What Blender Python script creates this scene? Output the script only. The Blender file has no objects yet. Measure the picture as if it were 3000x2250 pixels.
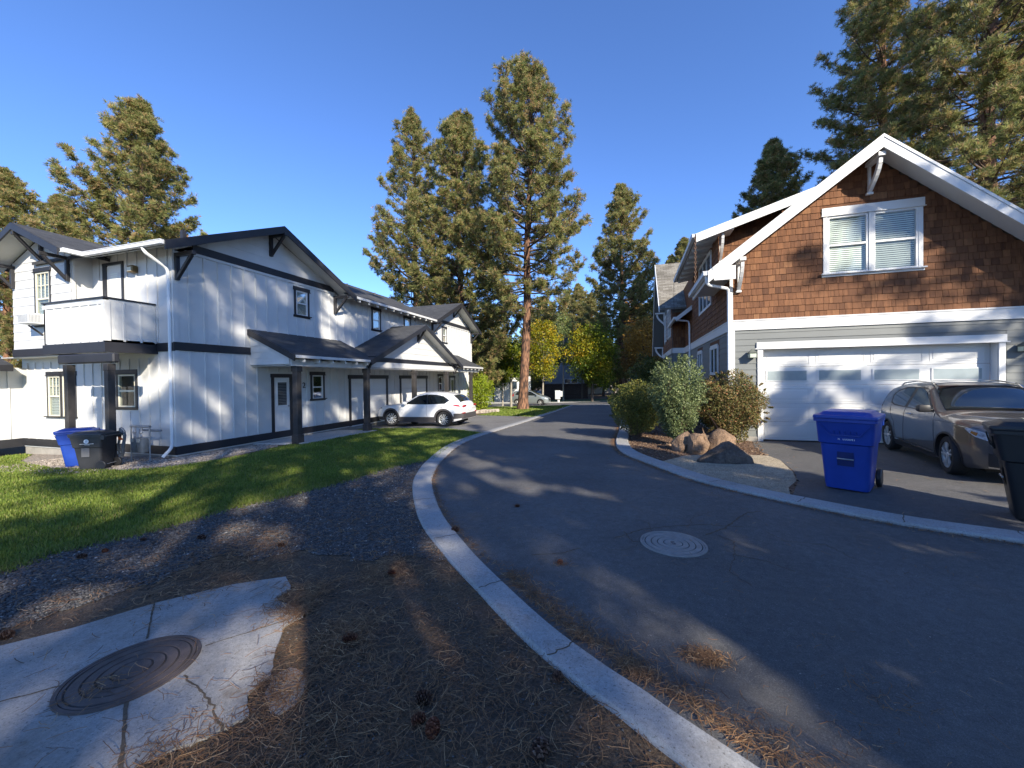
import bpy, bmesh, math, random
import numpy as np
from mathutils import Vector, Matrix
rad = math.radians
random.seed(7); RNG = np.random.default_rng(7)
C = bpy.context.scene.collection
# ------------------------------------------------------------------ camera model (eye at z = 0)
F = 1150.0; YAW = rad(17.3); ROLL = rad(0.65); PITCH = -math.atan(14 / F)
FW = np.array([-math.sin(YAW) * math.cos(PITCH), math.cos(YAW) * math.cos(PITCH), math.sin(PITCH)])
_r = np.array([math.cos(YAW), math.sin(YAW), 0.]); _u = np.cross(_r, FW)
RT = _r * math.cos(ROLL) - _u * math.sin(ROLL); UP = _u * math.cos(ROLL) + _r * math.sin(ROLL)
def ray(px, py): return FW + RT * ((px - 1500) / F) + UP * ((1125 - py) / F)
# ------------------------------------------------------------------ terrain: piecewise planar
LX = [(-400, -.62), (-20, -.60), (-11.9, -.34), (0, 0), (2, 0.0), (9, .02), (400, .3)]
LY = [(-400, .05), (0, 0), (8, -.08), (12, -.11), (20, -.30), (34, -.68), (50, -1.08), (90, -1.5), (400, -1.8)]
def _pl(t, x):
    return float(np.interp(x, [a for a, b in t], [b for a, b in t]))
def H(x, y): return -1.62 + _pl(LX, x) + _pl(LY, y)
def Hn(x, y): return -1.62 + np.interp(x, [a for a, b in LX], [b for a, b in LX]) + np.interp(y, [a for a, b in LY], [b for a, b in LY])
def G(px, py):
    r = ray(px, py); z = -1.8
    for _ in range(30):
        p = r * (z / r[2]); z = .5 * z + .5 * H(p[0], p[1])
    p = r * (z / r[2]); return (float(p[0]), float(p[1]))
def GL(l): return [G(*p) for p in l]
# ------------------------------------------------------------------ materials
MATS = {}
class NT:
    def __init__(s, name):
        s.m = bpy.data.materials.new(name); s.m.use_nodes = True; s.t = s.m.node_tree; s.n = s.t.nodes; s.l = s.t.links
        s.b = s.n['Principled BSDF']; s.o = s.n['Material Output']
    def new(s, k, **kw):
        n = s.n.new(k)
        for a, b in kw.items():
            if a.startswith('i_'):
                key = a[2:]; n.inputs[int(key) if key.isdigit() else key].default_value = b
            else: setattr(n, a, b)
        return n
    def ln(s, a, b): s.l.new(a, b)
    def coord(s, scale=(1, 1, 1), kind='Object'):
        tc = s.new('ShaderNodeTexCoord'); mp = s.new('ShaderNodeMapping'); mp.inputs['Scale'].default_value = scale
        s.ln(tc.outputs[kind], mp.inputs['Vector']); return mp.outputs['Vector']
    def noise(s, scale, detail=4, rough=.6, vec=None):
        n = s.new('ShaderNodeTexNoise'); n.inputs['Scale'].default_value = scale; n.inputs['Detail'].default_value = detail
        n.inputs['Roughness'].default_value = rough; s.ln(vec or s.coord(), n.inputs['Vector']); return n.outputs['Fac']
    def ramp(s, fac, stops):
        r = s.new('ShaderNodeValToRGB'); e = r.color_ramp.elements
        while len(e) < len(stops): e.new(.5)
        for i, (p, c) in enumerate(stops):
            e[i].position = p; e[i].color = (c[0], c[1], c[2], 1) if isinstance(c, (tuple, list)) else (c, c, c, 1)
        s.ln(fac, r.inputs['Fac']); return r.outputs['Color']
    def mix(s, fac, a, b, mode='MIX'):
        m = s.new('ShaderNodeMix', data_type='RGBA', blend_type=mode)
        for sock, v in ((m.inputs[0], fac), (m.inputs[6], a), (m.inputs[7], b)):
            if isinstance(v, (int, float)): sock.default_value = v
            elif isinstance(v, (tuple, list)): sock.default_value = (v[0], v[1], v[2], 1)
            else: s.ln(v, sock)
        return m.outputs[2]
    def math(s, op, a, b=0.0):
        m = s.new('ShaderNodeMath', operation=op)
        for sock, v in ((m.inputs[0], a), (m.inputs[1], b)):
            if isinstance(v, (int, float)): sock.default_value = v
            else: s.ln(v, sock)
        return m.outputs[0]
    def bump(s, h, strength=.3, dist=.02, prev=None):
        b = s.new('ShaderNodeBump'); b.inputs['Strength'].default_value = strength; b.inputs['Distance'].default_value = dist
        s.ln(h, b.inputs['Height'])
        if prev is not None: s.ln(prev, b.inputs['Normal'])
        s.ln(b.outputs[0], s.b.inputs['Normal']); return b.outputs[0]
    def base(s, c):
        if isinstance(c, (tuple, list)): s.b.inputs['Base Color'].default_value = (c[0], c[1], c[2], 1)
        else: s.ln(c, s.b.inputs['Base Color'])
    def setv(s, **kw):
        for k, v in kw.items(): s.b.inputs[k.replace('_', ' ')].default_value = v
def simple(name, col, rough=.6, var=.12, scale=3., bump=0., bscale=60., metal=0., coat=0., spec=.5):
    if name in MATS: return MATS[name]
    t = NT(name); n = t.noise(scale, 5)
    a = tuple(c * (1 - var) for c in col); b = tuple(min(1, c * (1 + var)) for c in col)
    t.base(t.ramp(n, [(.3, a), (.7, b)])); t.setv(Roughness=rough, Metallic=metal)
    t.b.inputs['Coat Weight'].default_value = coat; t.b.inputs['Specular IOR Level'].default_value = spec
    if bump: t.bump(t.noise(bscale, 6, .7), bump, .01)
    MATS[name] = t.m; return t.m
def tinted(name, stops, rough=.7, var=.1, scale=2., bump=.0, bscale=40., vecscale=(1, 1, 1), translucent=0., spec=.3):
    """colour from the per-face attribute tint"""
    if name in MATS: return MATS[name]
    t = NT(name); at = t.new('ShaderNodeAttribute', attribute_name='tint')
    c = t.ramp(at.outputs['Fac'], stops)
    n = t.noise(scale, 4, vec=t.coord(vecscale)); c = t.mix(1., c, t.ramp(n, [(.3, 1 - var), (.7, 1 + var)]), 'MULTIPLY')
    t.base(c); t.setv(Roughness=rough); t.b.inputs['Specular IOR Level'].default_value = spec
    if bump: t.bump(t.noise(bscale, 5, vec=t.coord(vecscale)), bump, .01)
    if translucent:
        tr = t.new('ShaderNodeBsdfTranslucent'); t.ln(c, tr.inputs['Color']); ms = t.new('ShaderNodeMixShader')
        ms.inputs[0].default_value = translucent; t.ln(t.b.outputs[0], ms.inputs[1]); t.ln(tr.outputs[0], ms.inputs[2])
        t.ln(ms.outputs[0], t.o.inputs['Surface'])
    MATS[name] = t.m; return t.m
def glassy(name, tint=(.8, .85, .85), mixf=.03):
    if name in MATS: return MATS[name]
    t = NT(name); tr = t.new('ShaderNodeBsdfTransparent'); tr.inputs[0].default_value = (*tint, 1)
    gl = t.new('ShaderNodeBsdfGlossy'); gl.inputs['Roughness'].default_value = .02
    fr = t.new('ShaderNodeFresnel'); fr.inputs[0].default_value = 1.5
    f = t.math('ADD', t.math('MULTIPLY', fr.outputs[0], .55), mixf); ms = t.new('ShaderNodeMixShader'); t.ln(f, ms.inputs[0])
    t.ln(tr.outputs[0], ms.inputs[1]); t.ln(gl.outputs[0], ms.inputs[2]); t.ln(ms.outputs[0], t.o.inputs['Surface'])
    MATS[name] = t.m; return t.m
def roofmat(name, axis, cols, rowh=.14, zs=2.2):
    t = NT(name); tc = t.new('ShaderNodeTexCoord'); sp = t.new('ShaderNodeSeparateXYZ'); t.ln(tc.outputs['Object'], sp.inputs[0])
    cb = t.new('ShaderNodeCombineXYZ'); t.ln(sp.outputs[axis], cb.inputs[0]); t.ln(t.math('MULTIPLY', sp.outputs[2], zs), cb.inputs[1])
    br = t.new('ShaderNodeTexBrick'); t.ln(cb.outputs[0], br.inputs['Vector']); br.inputs['Scale'].default_value = 1
    br.inputs['Brick Width'].default_value = .3; br.inputs['Row Height'].default_value = rowh; br.inputs['Mortar Size'].default_value = .006
    br.inputs['Color1'].default_value = (*cols[0], 1); br.inputs['Color2'].default_value = (*cols[1], 1)
    br.inputs['Mortar'].default_value = (*[c * .4 for c in cols[0]], 1); br.inputs['Bias'].default_value = 0
    n = t.noise(90, 3); c = t.mix(1., br.outputs['Color'], t.ramp(n, [(.3, .7), (.7, 1.3)]), 'MULTIPLY')
    c = t.mix(1., c, t.ramp(t.noise(.9, 3), [(.3, .85), (.7, 1.15)]), 'MULTIPLY')
    t.base(c); t.setv(Roughness=.9); t.bump(br.outputs['Fac'], -.4, .01, t.bump(t.noise(150, 3), .3, .005)); return t.m
# ------------------------------------------------------------------ mesh builder
class Fr:
    """wall frame: u along the wall, w = height, n = outward"""
    def __init__(s, O, U, N): s.O = Vector(O); s.U = Vector(U); s.N = Vector(N)
    def p(s, u, w, n): return s.O + s.U * u + Vector((0, 0, w)) + s.N * n
class MB:
    def __init__(s): s.v = []; s.f = []; s.mi = []; s.t = []
    def add(s, vs, fs, mi=0, t=.5):
        b = len(s.v); s.v += [tuple(v) for v in vs]
        for f in fs: s.f.append([b + i for i in f]); s.mi.append(mi); s.t.append(t)
        return s
    def hexa(s, p, mi=0, t=.5):
        return s.add(p, [(0, 3, 2, 1), (4, 5, 6, 7), (0, 1, 5, 4), (1, 2, 6, 5), (2, 3, 7, 6), (3, 0, 4, 7)], mi, t)
    def box(s, x0, x1, y0, y1, z0, z1, mi=0, t=.5):
        return s.hexa([(x0, y0, z0), (x1, y0, z0), (x1, y1, z0), (x0, y1, z0), (x0, y0, z1), (x1, y0, z1), (x1, y1, z1), (x0, y1, z1)], mi, t)
    def fb(s, fr, u0, u1, w0, w1, n0, n1, mi=0, t=.5):
        return s.hexa([fr.p(u0, w0, n0), fr.p(u1, w0, n0), fr.p(u1, w0, n1), fr.p(u0, w0, n1), fr.p(u0, w1, n0), fr.p(u1, w1, n0), fr.p(u1, w1, n1), fr.p(u0, w1, n1)], mi, t)
    def fq(s, fr, pts, n0, n1, mi=0, t=.5):
        """prism from polygon pts (u,w) between n0 and n1"""
        k = len(pts); a = [fr.p(u, w, n0) for u, w in pts] + [fr.p(u, w, n1) for u, w in pts]
        return s.add(a, [tuple(range(k))[::-1], tuple(range(k, 2 * k))] + [(i, (i + 1) % k, k + (i + 1) % k, k + i) for i in range(k)], mi, t)
    def beam(s, p0, p1, w, h, up=(0, 0, 1), mi=0, t=.5):
        p0 = Vector(p0); p1 = Vector(p1); d = (p1 - p0).normalized(); sd = d.cross(Vector(up)).normalized(); u = sd.cross(d)
        a = sd * w / 2; b = u * h / 2
        return s.hexa([p0 - a - b, p0 + a - b, p1 + a - b, p1 - a - b, p0 - a + b, p0 + a + b, p1 + a + b, p1 - a + b], mi, t)
    def slab(s, p, th, mi=0, t=.5):
        """four top points (ccw from above) and a thickness straight down"""
        q = [Vector(a) for a in p]; return s.hexa([a - Vector((0, 0, th)) for a in q] + q, mi, t)
    def tube(s, pts, r, n=8, mi=0, t=.5, cap=True):
        pts = [Vector(p) for p in pts]; k = len(pts); rs = r if isinstance(r, (list, tuple)) else [r] * k; vs = []
        up = Vector((0, 0, 1)); d0 = (pts[1] - pts[0]).normalized()
        a = d0.cross(up) if abs(d0.z) < .9 else d0.cross(Vector((1, 0, 0))); a.normalize()
        for i, p in enumerate(pts):
            d = (pts[min(i + 1, k - 1)] - pts[max(i - 1, 0)]).normalized(); a = (a - d * a.dot(d)).normalized(); b = d.cross(a)
            for j in range(n):
                an = 2 * math.pi * j / n; vs.append(p + (a * math.cos(an) + b * math.sin(an)) * rs[i])
        fs = [(i * n + j, i * n + (j + 1) % n, (i + 1) * n + (j + 1) % n, (i + 1) * n + j) for i in range(k - 1) for j in range(n)]
        if cap: fs += [tuple(range(n))[::-1], tuple(range((k - 1) * n, k * n))]
        return s.add(vs, fs, mi, t)
    def lathe(s, prof, O, ax=(0, 0, 1), n=24, mi=0, t=.5):
        O = Vector(O); ax = Vector(ax).normalized(); a = ax.cross(Vector((0, 0, 1)) if abs(ax.z) < .9 else Vector((1, 0, 0))).normalized(); b = ax.cross(a)
        vs = [O + ax * h + (a * math.cos(2 * math.pi * j / n) + b * math.sin(2 * math.pi * j / n)) * r for r, h in prof for j in range(n)]
        k = len(prof); fs = [(i * n + j, i * n + (j + 1) % n, (i + 1) * n + (j + 1) % n, (i + 1) * n + j) for i in range(k - 1) for j in range(n)]
        return s.add(vs, fs + [tuple(range(n))[::-1], tuple(range((k - 1) * n, k * n))], mi, t)
    def build(s, name, mat, parent=None, smooth=False, bevel=0., M=None, seg=1):
        me = bpy.data.meshes.new(name); me.from_pydata(s.v, [], s.f)
        for m in (mat if isinstance(mat, (list, tuple)) else [mat]): me.materials.append(m)
        if any(s.mi): me.polygons.foreach_set('material_index', s.mi)
        at = me.attributes.new('tint', 'FLOAT', 'FACE'); at.data.foreach_set('value', s.t)
        bm = bmesh.new(); bm.from_mesh(me); bmesh.ops.recalc_face_normals(bm, faces=bm.faces); bm.to_mesh(me); bm.free()
        if smooth: me.polygons.foreach_set('use_smooth', [True] * len(me.polygons)); me.set_sharp_from_angle(angle=rad(38))
        o = bpy.data.objects.new(name, me); C.objects.link(o)
        if M is not None: o.matrix_world = M
        if parent is not None: o.parent = parent
        if bevel:
            b = o.modifiers.new('bevel', 'BEVEL'); b.width = bevel; b.segments = seg; b.limit_method = 'ANGLE'; b.angle_limit = rad(40)
        return o
def npmesh(name, V, Fa, mat, tint=None, parent=None, smooth=False, edge_mi=None):
    """V (n,3); Fa (m,k) all faces with k corners"""
    me = bpy.data.meshes.new(name); V = np.asarray(V, np.float32); Fa = np.asarray(Fa, np.int32); m, k = Fa.shape
    me.vertices.add(len(V)); me.vertices.foreach_set('co', V.ravel()); me.loops.add(m * k); me.loops.foreach_set('vertex_index', Fa.ravel())
    me.polygons.add(m); me.polygons.foreach_set('loop_start', np.arange(0, m * k, k, dtype=np.int32)); me.polygons.foreach_set('loop_total', np.full(m, k, np.int32))
    for mm in (mat if isinstance(mat, (list, tuple)) else [mat]): me.materials.append(mm)
    me.update(calc_edges=True)
    if tint is not None:
        at = me.attributes.new('tint', 'FLOAT', 'FACE'); at.data.foreach_set('value', np.asarray(tint, np.float32))
    if smooth: me.polygons.foreach_set('use_smooth', [True] * m)
    o = bpy.data.objects.new(name, me); C.objects.link(o)
    if parent is not None: o.parent = parent
    return o
def tag(o, label=None, cat=None, group=None, kind=None):
    if label: o['label'] = label
    if cat: o['category'] = cat
    if group: o['group'] = group
    if kind: o['kind'] = kind
    return o
def thing(name, label, cat, loc=(0, 0, 0), rz=0, group=None):
    o = bpy.data.objects.new(name, None); C.objects.link(o); o.location = loc; o.rotation_euler = (0, 0, rz); o.empty_display_size = .2
    return tag(o, label, cat, group)
def kids(o): return [c for c in list(C.objects) if c.parent == o]
def copy_tree(o, parent=None):
    c = o.copy(); C.objects.link(c); c.parent = parent
    for ch in kids(o): copy_tree(ch, c)
    return c
def text_mesh(body, size, ext, mat, name, parent, M):
    cu = bpy.data.curves.new(name, 'FONT'); cu.body = body; cu.size = size; cu.extrude = ext; cu.align_x = 'CENTER'; cu.align_y = 'CENTER'
    to = bpy.data.objects.new(name + '_tmp', cu); C.objects.link(to); bpy.context.view_layer.update()
    me = bpy.data.meshes.new_from_object(to.evaluated_get(bpy.context.evaluated_depsgraph_get())); bpy.data.objects.remove(to)
    me.materials.clear(); me.materials.append(mat); o = bpy.data.objects.new(name, me); C.objects.link(o); o.matrix_world = M
    if parent is not None: o.parent = parent
    return o
def sheet(name, poly, off, mat, kind='structure', thick=0.):
    """flat sheet over the terrain, cut along the terrain's folds"""
    bm = bmesh.new(); bm.faces.new([bm.verts.new((x, y, 0)) for x, y in poly])
    for a, _ in LX[1:-1]: bmesh.ops.bisect_plane(bm, geom=bm.verts[:] + bm.edges[:] + bm.faces[:], plane_co=(a, 0, 0), plane_no=(1, 0, 0))
    for a, _ in LY[1:-1]: bmesh.ops.bisect_plane(bm, geom=bm.verts[:] + bm.edges[:] + bm.faces[:], plane_co=(0, a, 0), plane_no=(0, 1, 0))
    bmesh.ops.triangulate(bm, faces=bm.faces[:])
    for v in bm.verts: v.co.z = H(v.co.x, v.co.y) + off
    bmesh.ops.recalc_face_normals(bm, faces=bm.faces)
    for f in bm.faces:
        if f.normal.z < 0: f.normal_flip()
    if thick:
        bmesh.ops.solidify(bm, geom=bm.faces[:], thickness=thick)
    me = bpy.data.meshes.new(name); bm.to_mesh(me); bm.free(); me.materials.append(mat)
    o = bpy.data.objects.new(name, me); C.objects.link(o)
    if kind: o['kind'] = kind
    return o
def smooth_line(P, n=4):
    """catmull-rom through 2d points"""
    P = [np.array(p, float) for p in P]; out = []
    for i in range(len(P) - 1):
        a, b, c, d = P[max(i - 1, 0)], P[i], P[i + 1], P[min(i + 2, len(P) - 1)]
        for k in range(n):
            t = k / n; out.append(.5 * (2 * b + (c - a) * t + (2 * a - 5 * b + 4 * c - d) * t * t + (3 * b - 3 * c + d - a) * t ** 3))
    out.append(P[-1]); return [(float(p[0]), float(p[1])) for p in out]
def in_poly(x, y, poly):
    x = np.asarray(x); y = np.asarray(y); r = np.zeros(x.shape, bool); n = len(poly); j = n - 1
    for i in range(n):
        xi, yi = poly[i]; xj, yj = poly[j]
        if yi != yj:
            c = ((yi > y) != (yj > y)) & (x < (xj - xi) * (y - yi) / (yj - yi) + xi); r ^= c
        j = i
    return r
# ================================================================== materials used by the setting
def m_soil():
    t = NT('soil'); v = t.coord(); a = t.noise(2.2, 6, .65, v); b = t.noise(60, 5, .7, v); f = t.noise(9, 5, .7, v)
    c = t.ramp(b, [(.25, (.03, .021, .015)), (.5, (.095, .066, .044)), (.75, (.23, .17, .115))])
    d = t.ramp(b, [(.25, (.03, .02, .013)), (.5, (.13, .083, .045)), (.78, (.27, .19, .11))])
    c = t.mix(t.ramp(a, [(.42, 0), (.6, 1)]), c, d); c = t.mix(1., c, t.ramp(f, [(.3, .65), (.7, 1.25)]), 'MULTIPLY')
    t.base(c); t.setv(Roughness=.95); t.bump(b, .7, .03, t.bump(f, .5, .06)); return t.m
def m_gravel():
    t = NT('gravel'); v = t.coord(); vo = t.new('ShaderNodeTexVoronoi'); vo.inputs['Scale'].default_value = 48; t.ln(v, vo.inputs['Vector'])
    sp = t.new('ShaderNodeSeparateColor'); t.ln(vo.outputs['Color'], sp.inputs[0])
    c = t.ramp(sp.outputs[0], [(0, (.045, .043, .042)), (.55, (.135, .128, .12)), (.92, (.21, .195, .175)), (1, (.38, .35, .31))])
    c = t.mix(t.ramp(vo.outputs['Distance'], [(.3, 0), (.62, .85)]), c, (.02, .018, .016))
    big = t.noise(1.1, 5, .7, v); c = t.mix(t.ramp(big, [(.52, 0), (.66, .75)]), c, (.115, .082, .05))
    t.base(c); t.setv(Roughness=.85); t.bump(vo.outputs['Distance'], -.9, .02, t.bump(t.noise(200, 3, .6, v), .3, .005)); return t.m
def m_asphalt(name='asphalt', k=1.):
    t = NT(name); v = t.coord(); n = t.noise(260, 3, .8, v); big = t.noise(.7, 4, .6, v); med = t.noise(14, 5, .7, v)
    c = t.ramp(n, [(.2, (.043 * k, .042 * k, .041 * k)), (.55, (.118 * k, .115 * k, .112 * k)), (.78, (.255 * k, .25 * k, .24 * k))])
    c = t.mix(1., c, t.ramp(big, [(.3, .82), (.7, 1.2)]), 'MULTIPLY'); c = t.mix(1., c, t.ramp(med, [(.3, .8), (.7, 1.22)]), 'MULTIPLY')
    sp = t.noise(70, 2, .5, v); c = t.mix(t.ramp(sp, [(.66, 0), (.72, .6)]), c, (.26, .24, .21)); c = t.mix(1., c, t.ramp(t.noise(95, 3, .8, v), [(.25, .62), (.75, 1.4)]), 'MULTIPLY'); c = t.mix(t.ramp(t.noise(2.3, 7, .75, v), [(.5, 0), (.72, .35)]), c, (.10, .085, .07))
    t.base(c); t.setv(Roughness=.85); t.bump(n, .8, .006, t.bump(t.noise(80, 3, .8, v), .6, .01)); return t.m
def m_concrete(name, col=(.36, .36, .36), dirt=.5):
    t = NT(name); v = t.coord(); n = t.noise(170, 4, .75, v); big = t.noise(1.7, 6, .65, v)
    a = tuple(c * .72 for c in col); b = tuple(c * 1.18 for c in col)
    c = t.ramp(n, [(.28, a), (.7, b)]); c = t.mix(t.ramp(big, [(.45, 0), (.75, dirt)]), c, tuple(x * y for x, y in zip(col, (.62, .56, .48))))
    c = t.mix(t.ramp(t.noise(75, 2, .5, v), [(.62, 0), (.70, .65)]), c, (.09, .08, .07)); c = t.mix(1., c, t.ramp(t.noise(38, 5, .8, v), [(.25, .72), (.75, 1.25)]), 'MULTIPLY'); c = t.mix(t.ramp(t.noise(5, 7, .75, v), [(.56, 0), (.68, dirt * .7)]), c, (.15, .11, .075))
    t.base(c); t.setv(Roughness=.88); t.bump(n, .35, .004, t.bump(t.noise(22, 4, .6, v), .2, .01)); return t.m
def m_lawn():
    t = NT('lawn'); v = t.coord(); n = t.noise(70, 4, .7, v); b = t.noise(1.3, 5, .6, v)
    c = t.ramp(n, [(.3, (.018, .04, .008)), (.7, (.07, .13, .02))]); c = t.mix(t.ramp(b, [(.45, 0), (.7, .5)]), c, (.10, .13, .03))
    t.base(c); t.setv(Roughness=.9); t.bump(n, .8, .03); return t.m
def m_mulch(name, cols, vs=34):
    t = NT(name); v = t.coord((1, 1, 1)); vo = t.new('ShaderNodeTexVoronoi'); vo.inputs['Scale'].default_value = vs; t.ln(v, vo.inputs['Vector'])
    sp = t.new('ShaderNodeSeparateColor'); t.ln(vo.outputs['Color'], sp.inputs[0]); c = t.ramp(sp.outputs[0], [(0, cols[0]), (.6, cols[1]), (1, cols[2])])
    c = t.mix(1., c, t.ramp(t.noise(5, 5, .7, v), [(.3, .7), (.7, 1.2)]), 'MULTIPLY')
    t.base(c); t.setv(Roughness=.95); t.bump(vo.outputs['Distance'], -.7, .02, t.bump(t.noise(90, 4, .7, v), .5, .01)); return t.m
SOIL = m_soil(); GRAVEL = m_gravel(); ASPH = m_asphalt(); ASPH2 = m_asphalt('driveway_asphalt', .85); CONC = m_concrete('kerb_concrete', (.37, .37, .36)); PAD = m_concrete('pad_concrete', (.34, .325, .30), .8)
LAWN = m_lawn(); MULCH = m_mulch('bark_mulch', ((.05, .025, .014), (.13, .07, .04), (.25, .16, .10))); CHIP = m_mulch('stone_chips', ((.14, .12, .10), (.25, .21, .18), (.42, .36, .31)))
GRAN = m_mulch('granite_fines', ((.28, .23, .15), (.42, .35, .25), (.55, .47, .34)), 110)
# ================================================================== ground sheets
def quadpoly(x0, x1, y0, y1): return [(x0, y0), (x1, y0), (x1, y1), (x0, y1)]
sheet('ground', quadpoly(-380, 380, -380, 390), 0, SOIL)
kL = GL([(2001, 2250), (1801, 2097), (1700, 2007), (1528, 1864), (1402, 1734), (1294, 1624), (1226, 1520), (1210, 1435), (1219, 1394), (1253, 1349), (1316, 1303), (1407, 1270), (1524, 1236), (1565, 1222), (1669, 1188)])
kR = smooth_line(GL([(2201, 2250), (1969, 2093), (1800, 1969), (1700, 1921), (1492, 1734), (1389, 1624), (1303, 1520), (1267, 1444), (1271, 1389), (1294, 1353), (1357, 1303), (1434, 1276), (1565, 1233), (1687, 1188)]), 12)
KL = []
for p in kL:
    q = min(kR, key=lambda c: math.dist(c, p)); d = np.array(q) - np.array(p); d = d / np.linalg.norm(d) * min(.2, float(np.linalg.norm(np.array(q) - np.array(p))) / 2); KL.append((p[0] + d[0], p[1] + d[1]))
e0 = np.array(KL[0]) - np.array(KL[2]); e0 /= np.linalg.norm(e0); KL = [tuple(np.array(KL[0]) + e0 * 3.2 + [.5, 0]), tuple(np.array(KL[0]) + e0 * 1.2 + [.1, 0])] + KL
kr = [(3000, 1585), (2748, 1549), (2549, 1515), (2350, 1475), (2290, 1463), (2178, 1438), (2060, 1408), (1960, 1374), (1850, 1331), (1823, 1302), (1826, 1278), (1829, 1258)]
KR = [G(*p) for p in kr]; e = KR[0]; f = KR[1]; KR = [(e[0] + (e[0] - f[0]) * 8, e[1] + (e[1] - f[1]) * 8), (e[0] + (e[0] - f[0]) * 3, e[1] + (e[1] - f[1]) * 3)] + KR + [(KR[-1][0] - .2, 20), (KR[-1][0] - .4, 30.5)]
KLs = smooth_line(KL, 6); KRs = smooth_line(KR, 6)
YC = KL[-1][1]
def strip(line, w, z0, z1, name, mat, rnd=.02):
    P = [np.array(p) for p in line]; L = []; 
    wb = .31 if callable(w) else w
    prof = [(-wb / 2, z0), (-wb / 2, z1 - rnd), (-wb / 2 + rnd, z1), (wb / 2 - rnd, z1), (wb / 2, z1 - rnd), (wb / 2, z0)]
    vs = []; fs = []
    for i, p in enumerate(P):
        ws = w(p) / .31 if callable(w) else 1.
        d = P[min(i + 1, len(P) - 1)] - P[max(i - 1, 0)]; d /= np.linalg.norm(d); nn = np.array([d[1], -d[0]])
        for o, z in prof:
            q = p + nn * o * ws; vs.append((q[0], q[1], H(p[0], p[1]) + z))
    k = len(prof)
    for i in range(len(P) - 1):
        for j in range(k - 1): fs.append((i * k + j, i * k + j + 1, (i + 1) * k + j + 1, (i + 1) * k + j))
    m = MB(); m.add(vs, fs); o = m.build(name, mat, smooth=True); o['kind'] = 'structure'; return o
def dense(line, step=.35):
    out = [line[0]]
    for a, b in zip(line, line[1:]):
        n = max(1, int(math.dist(a, b) / step))
        for k in range(1, n + 1): out.append((a[0] + (b[0] - a[0]) * k / n, a[1] + (b[1] - a[1]) * k / n))
    return out
strip(dense(KLs), lambda p: float(np.interp(math.hypot(p[0], p[1]), [0, 1.8, 3.2, 4.5, 7, 10, 14], [.21, .215, .23, .30, .325, .37, .40])), -.1, .035, 'kerb', CONC); strip(dense(KRs), .33, -.1, .055, 'kerb', CONC)
road = KLs + [(KLs[-1][0] + .5, YC), (KRs[-1][0], YC)] + KRs[::-1] + [(30, -6), (30, -30), (8, -30)]
sheet('road', road, .012, ASPH)
sheet('cross_street', quadpoly(-90, 60, YC, YC + 8.6), .012, ASPH)
strip([(KLs[-1][0] - .2, YC), (KRs[-1][0] + .1, YC)], .22, -.1, .02, 'kerb', CONC)
strip([(-90, YC + 8.7), (60, YC + 8.7)], .25, -.1, .08, 'kerb', CONC)
sheet('sidewalk', quadpoly(-90, -3, YC + 10.2, YC + 12.0), .02, m_concrete('walk_concrete', (.45, .43, .40)))
# left lawn
ll = [(-260, 1760), (0, 1675), (136, 1621), (271, 1594), (452, 1553), (633, 1499), (814, 1458), (1000, 1411), (1136, 1369), (1225, 1352)]
LLn = GL(ll)
kerb_left = [p for p in KLs if 0 < p[1]]
def near_idx(line, p): return min(range(len(line)), key=lambda i: math.dist(line[i], p))
iA = near_idx(KLs, LLn[-1]); iB = near_idx(KLs, G(1400, 1272))
lt = [(1316, 1257), (1181, 1255), (1063, 1257), (1000, 1273), (893, 1292), (790, 1316), (700, 1338), (615, 1352), (507, 1368), (371, 1379), (263, 1376), (162, 1374), (100, 1363), (60, 1352)]
LT = GL(lt)
lawn = [(-22, 1.2)] + LLn + KLs[iA:iB + 1] + LT + [(-19.0, 7.2), (-19.0, 1.0)]
lawn = [(-19.0, -1.5)] + LLn + KLs[iA:iB + 1] + LT + [(-18.4, 7.4), (-19.0, 7.4)]
sheet('lawn', lawn, .008, LAWN)
sheet('chip_bed', [(-18.4, 7.46), (-18.4, 6.3)] + [(-16, 5.0), (-12, 5.2), (-10.3, 6.6), (-10.6, 9.5), (-11.9, 10.4), (-11.9, 7.46)], .004, CHIP)
# gravel between lawn and soil
gr = [(1290, 1640), (1180, 1625), (1050, 1640), (900, 1610), (760, 1640), (640, 1625), (470, 1700), (300, 1760), (150, 1800), (0, 1850), (-300, 1950)]
GR = GL(gr)
gx = []
for a, b in zip(GR, GR[1:]):
    for k in range(6):
        t = k / 6; gx.append((a[0] + (b[0] - a[0]) * t + random.uniform(-.06, .06), a[1] + (b[1] - a[1]) * t + random.uniform(-.07, .07)))
iC = near_idx(KLs, GR[0])
gravel = LLn[::-1] + [(-19, -1.5), (-16, -4.5)][:0] + [(-9, .5)] + gx[::-1][:0] 
gravel = LLn + KLs[iC:iA + 1][::-1] + gx
sheet('gravel', gravel, .004, GRAVEL)
# left driveway + porch walk
iD = near_idx(KLs, G(1565, 1224))
dv = KLs[iB:iD + 1] + GL([(1480, 1219), (1398, 1217), (1385, 1214)]) + [(-11.9, 21.6), (-11.9, 13.7)] + GL([(1020, 1262), (1063, 1258), (1181, 1256), (1316, 1258)])
sheet('driveway', dv, .010, m_asphalt('pale_driveway_asphalt', 1.45))
WALK = MATS.get('walk') or m_concrete('porch_concrete', (.48, .46, .43))
sheet('walkway', [(-11.9, 9.7), (-10.0, 9.9), (-10.0, 13.6), (-11.9, 13.6)], .05, WALK, thick=.08)
fl = KLs[iD:] + [(-60, YC), (-60, 28.2), (-11.9, 28.2), (-10.0, 25.4)] + GL([(1385, 1214), (1398, 1217), (1480, 1219)])
fl = KLs[iD:] + [(-40, YC - .2), (-40, 29)] + [(-12, 29), (-9.6, 26)] + GL([(1398, 1217), (1480, 1219)])
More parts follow.
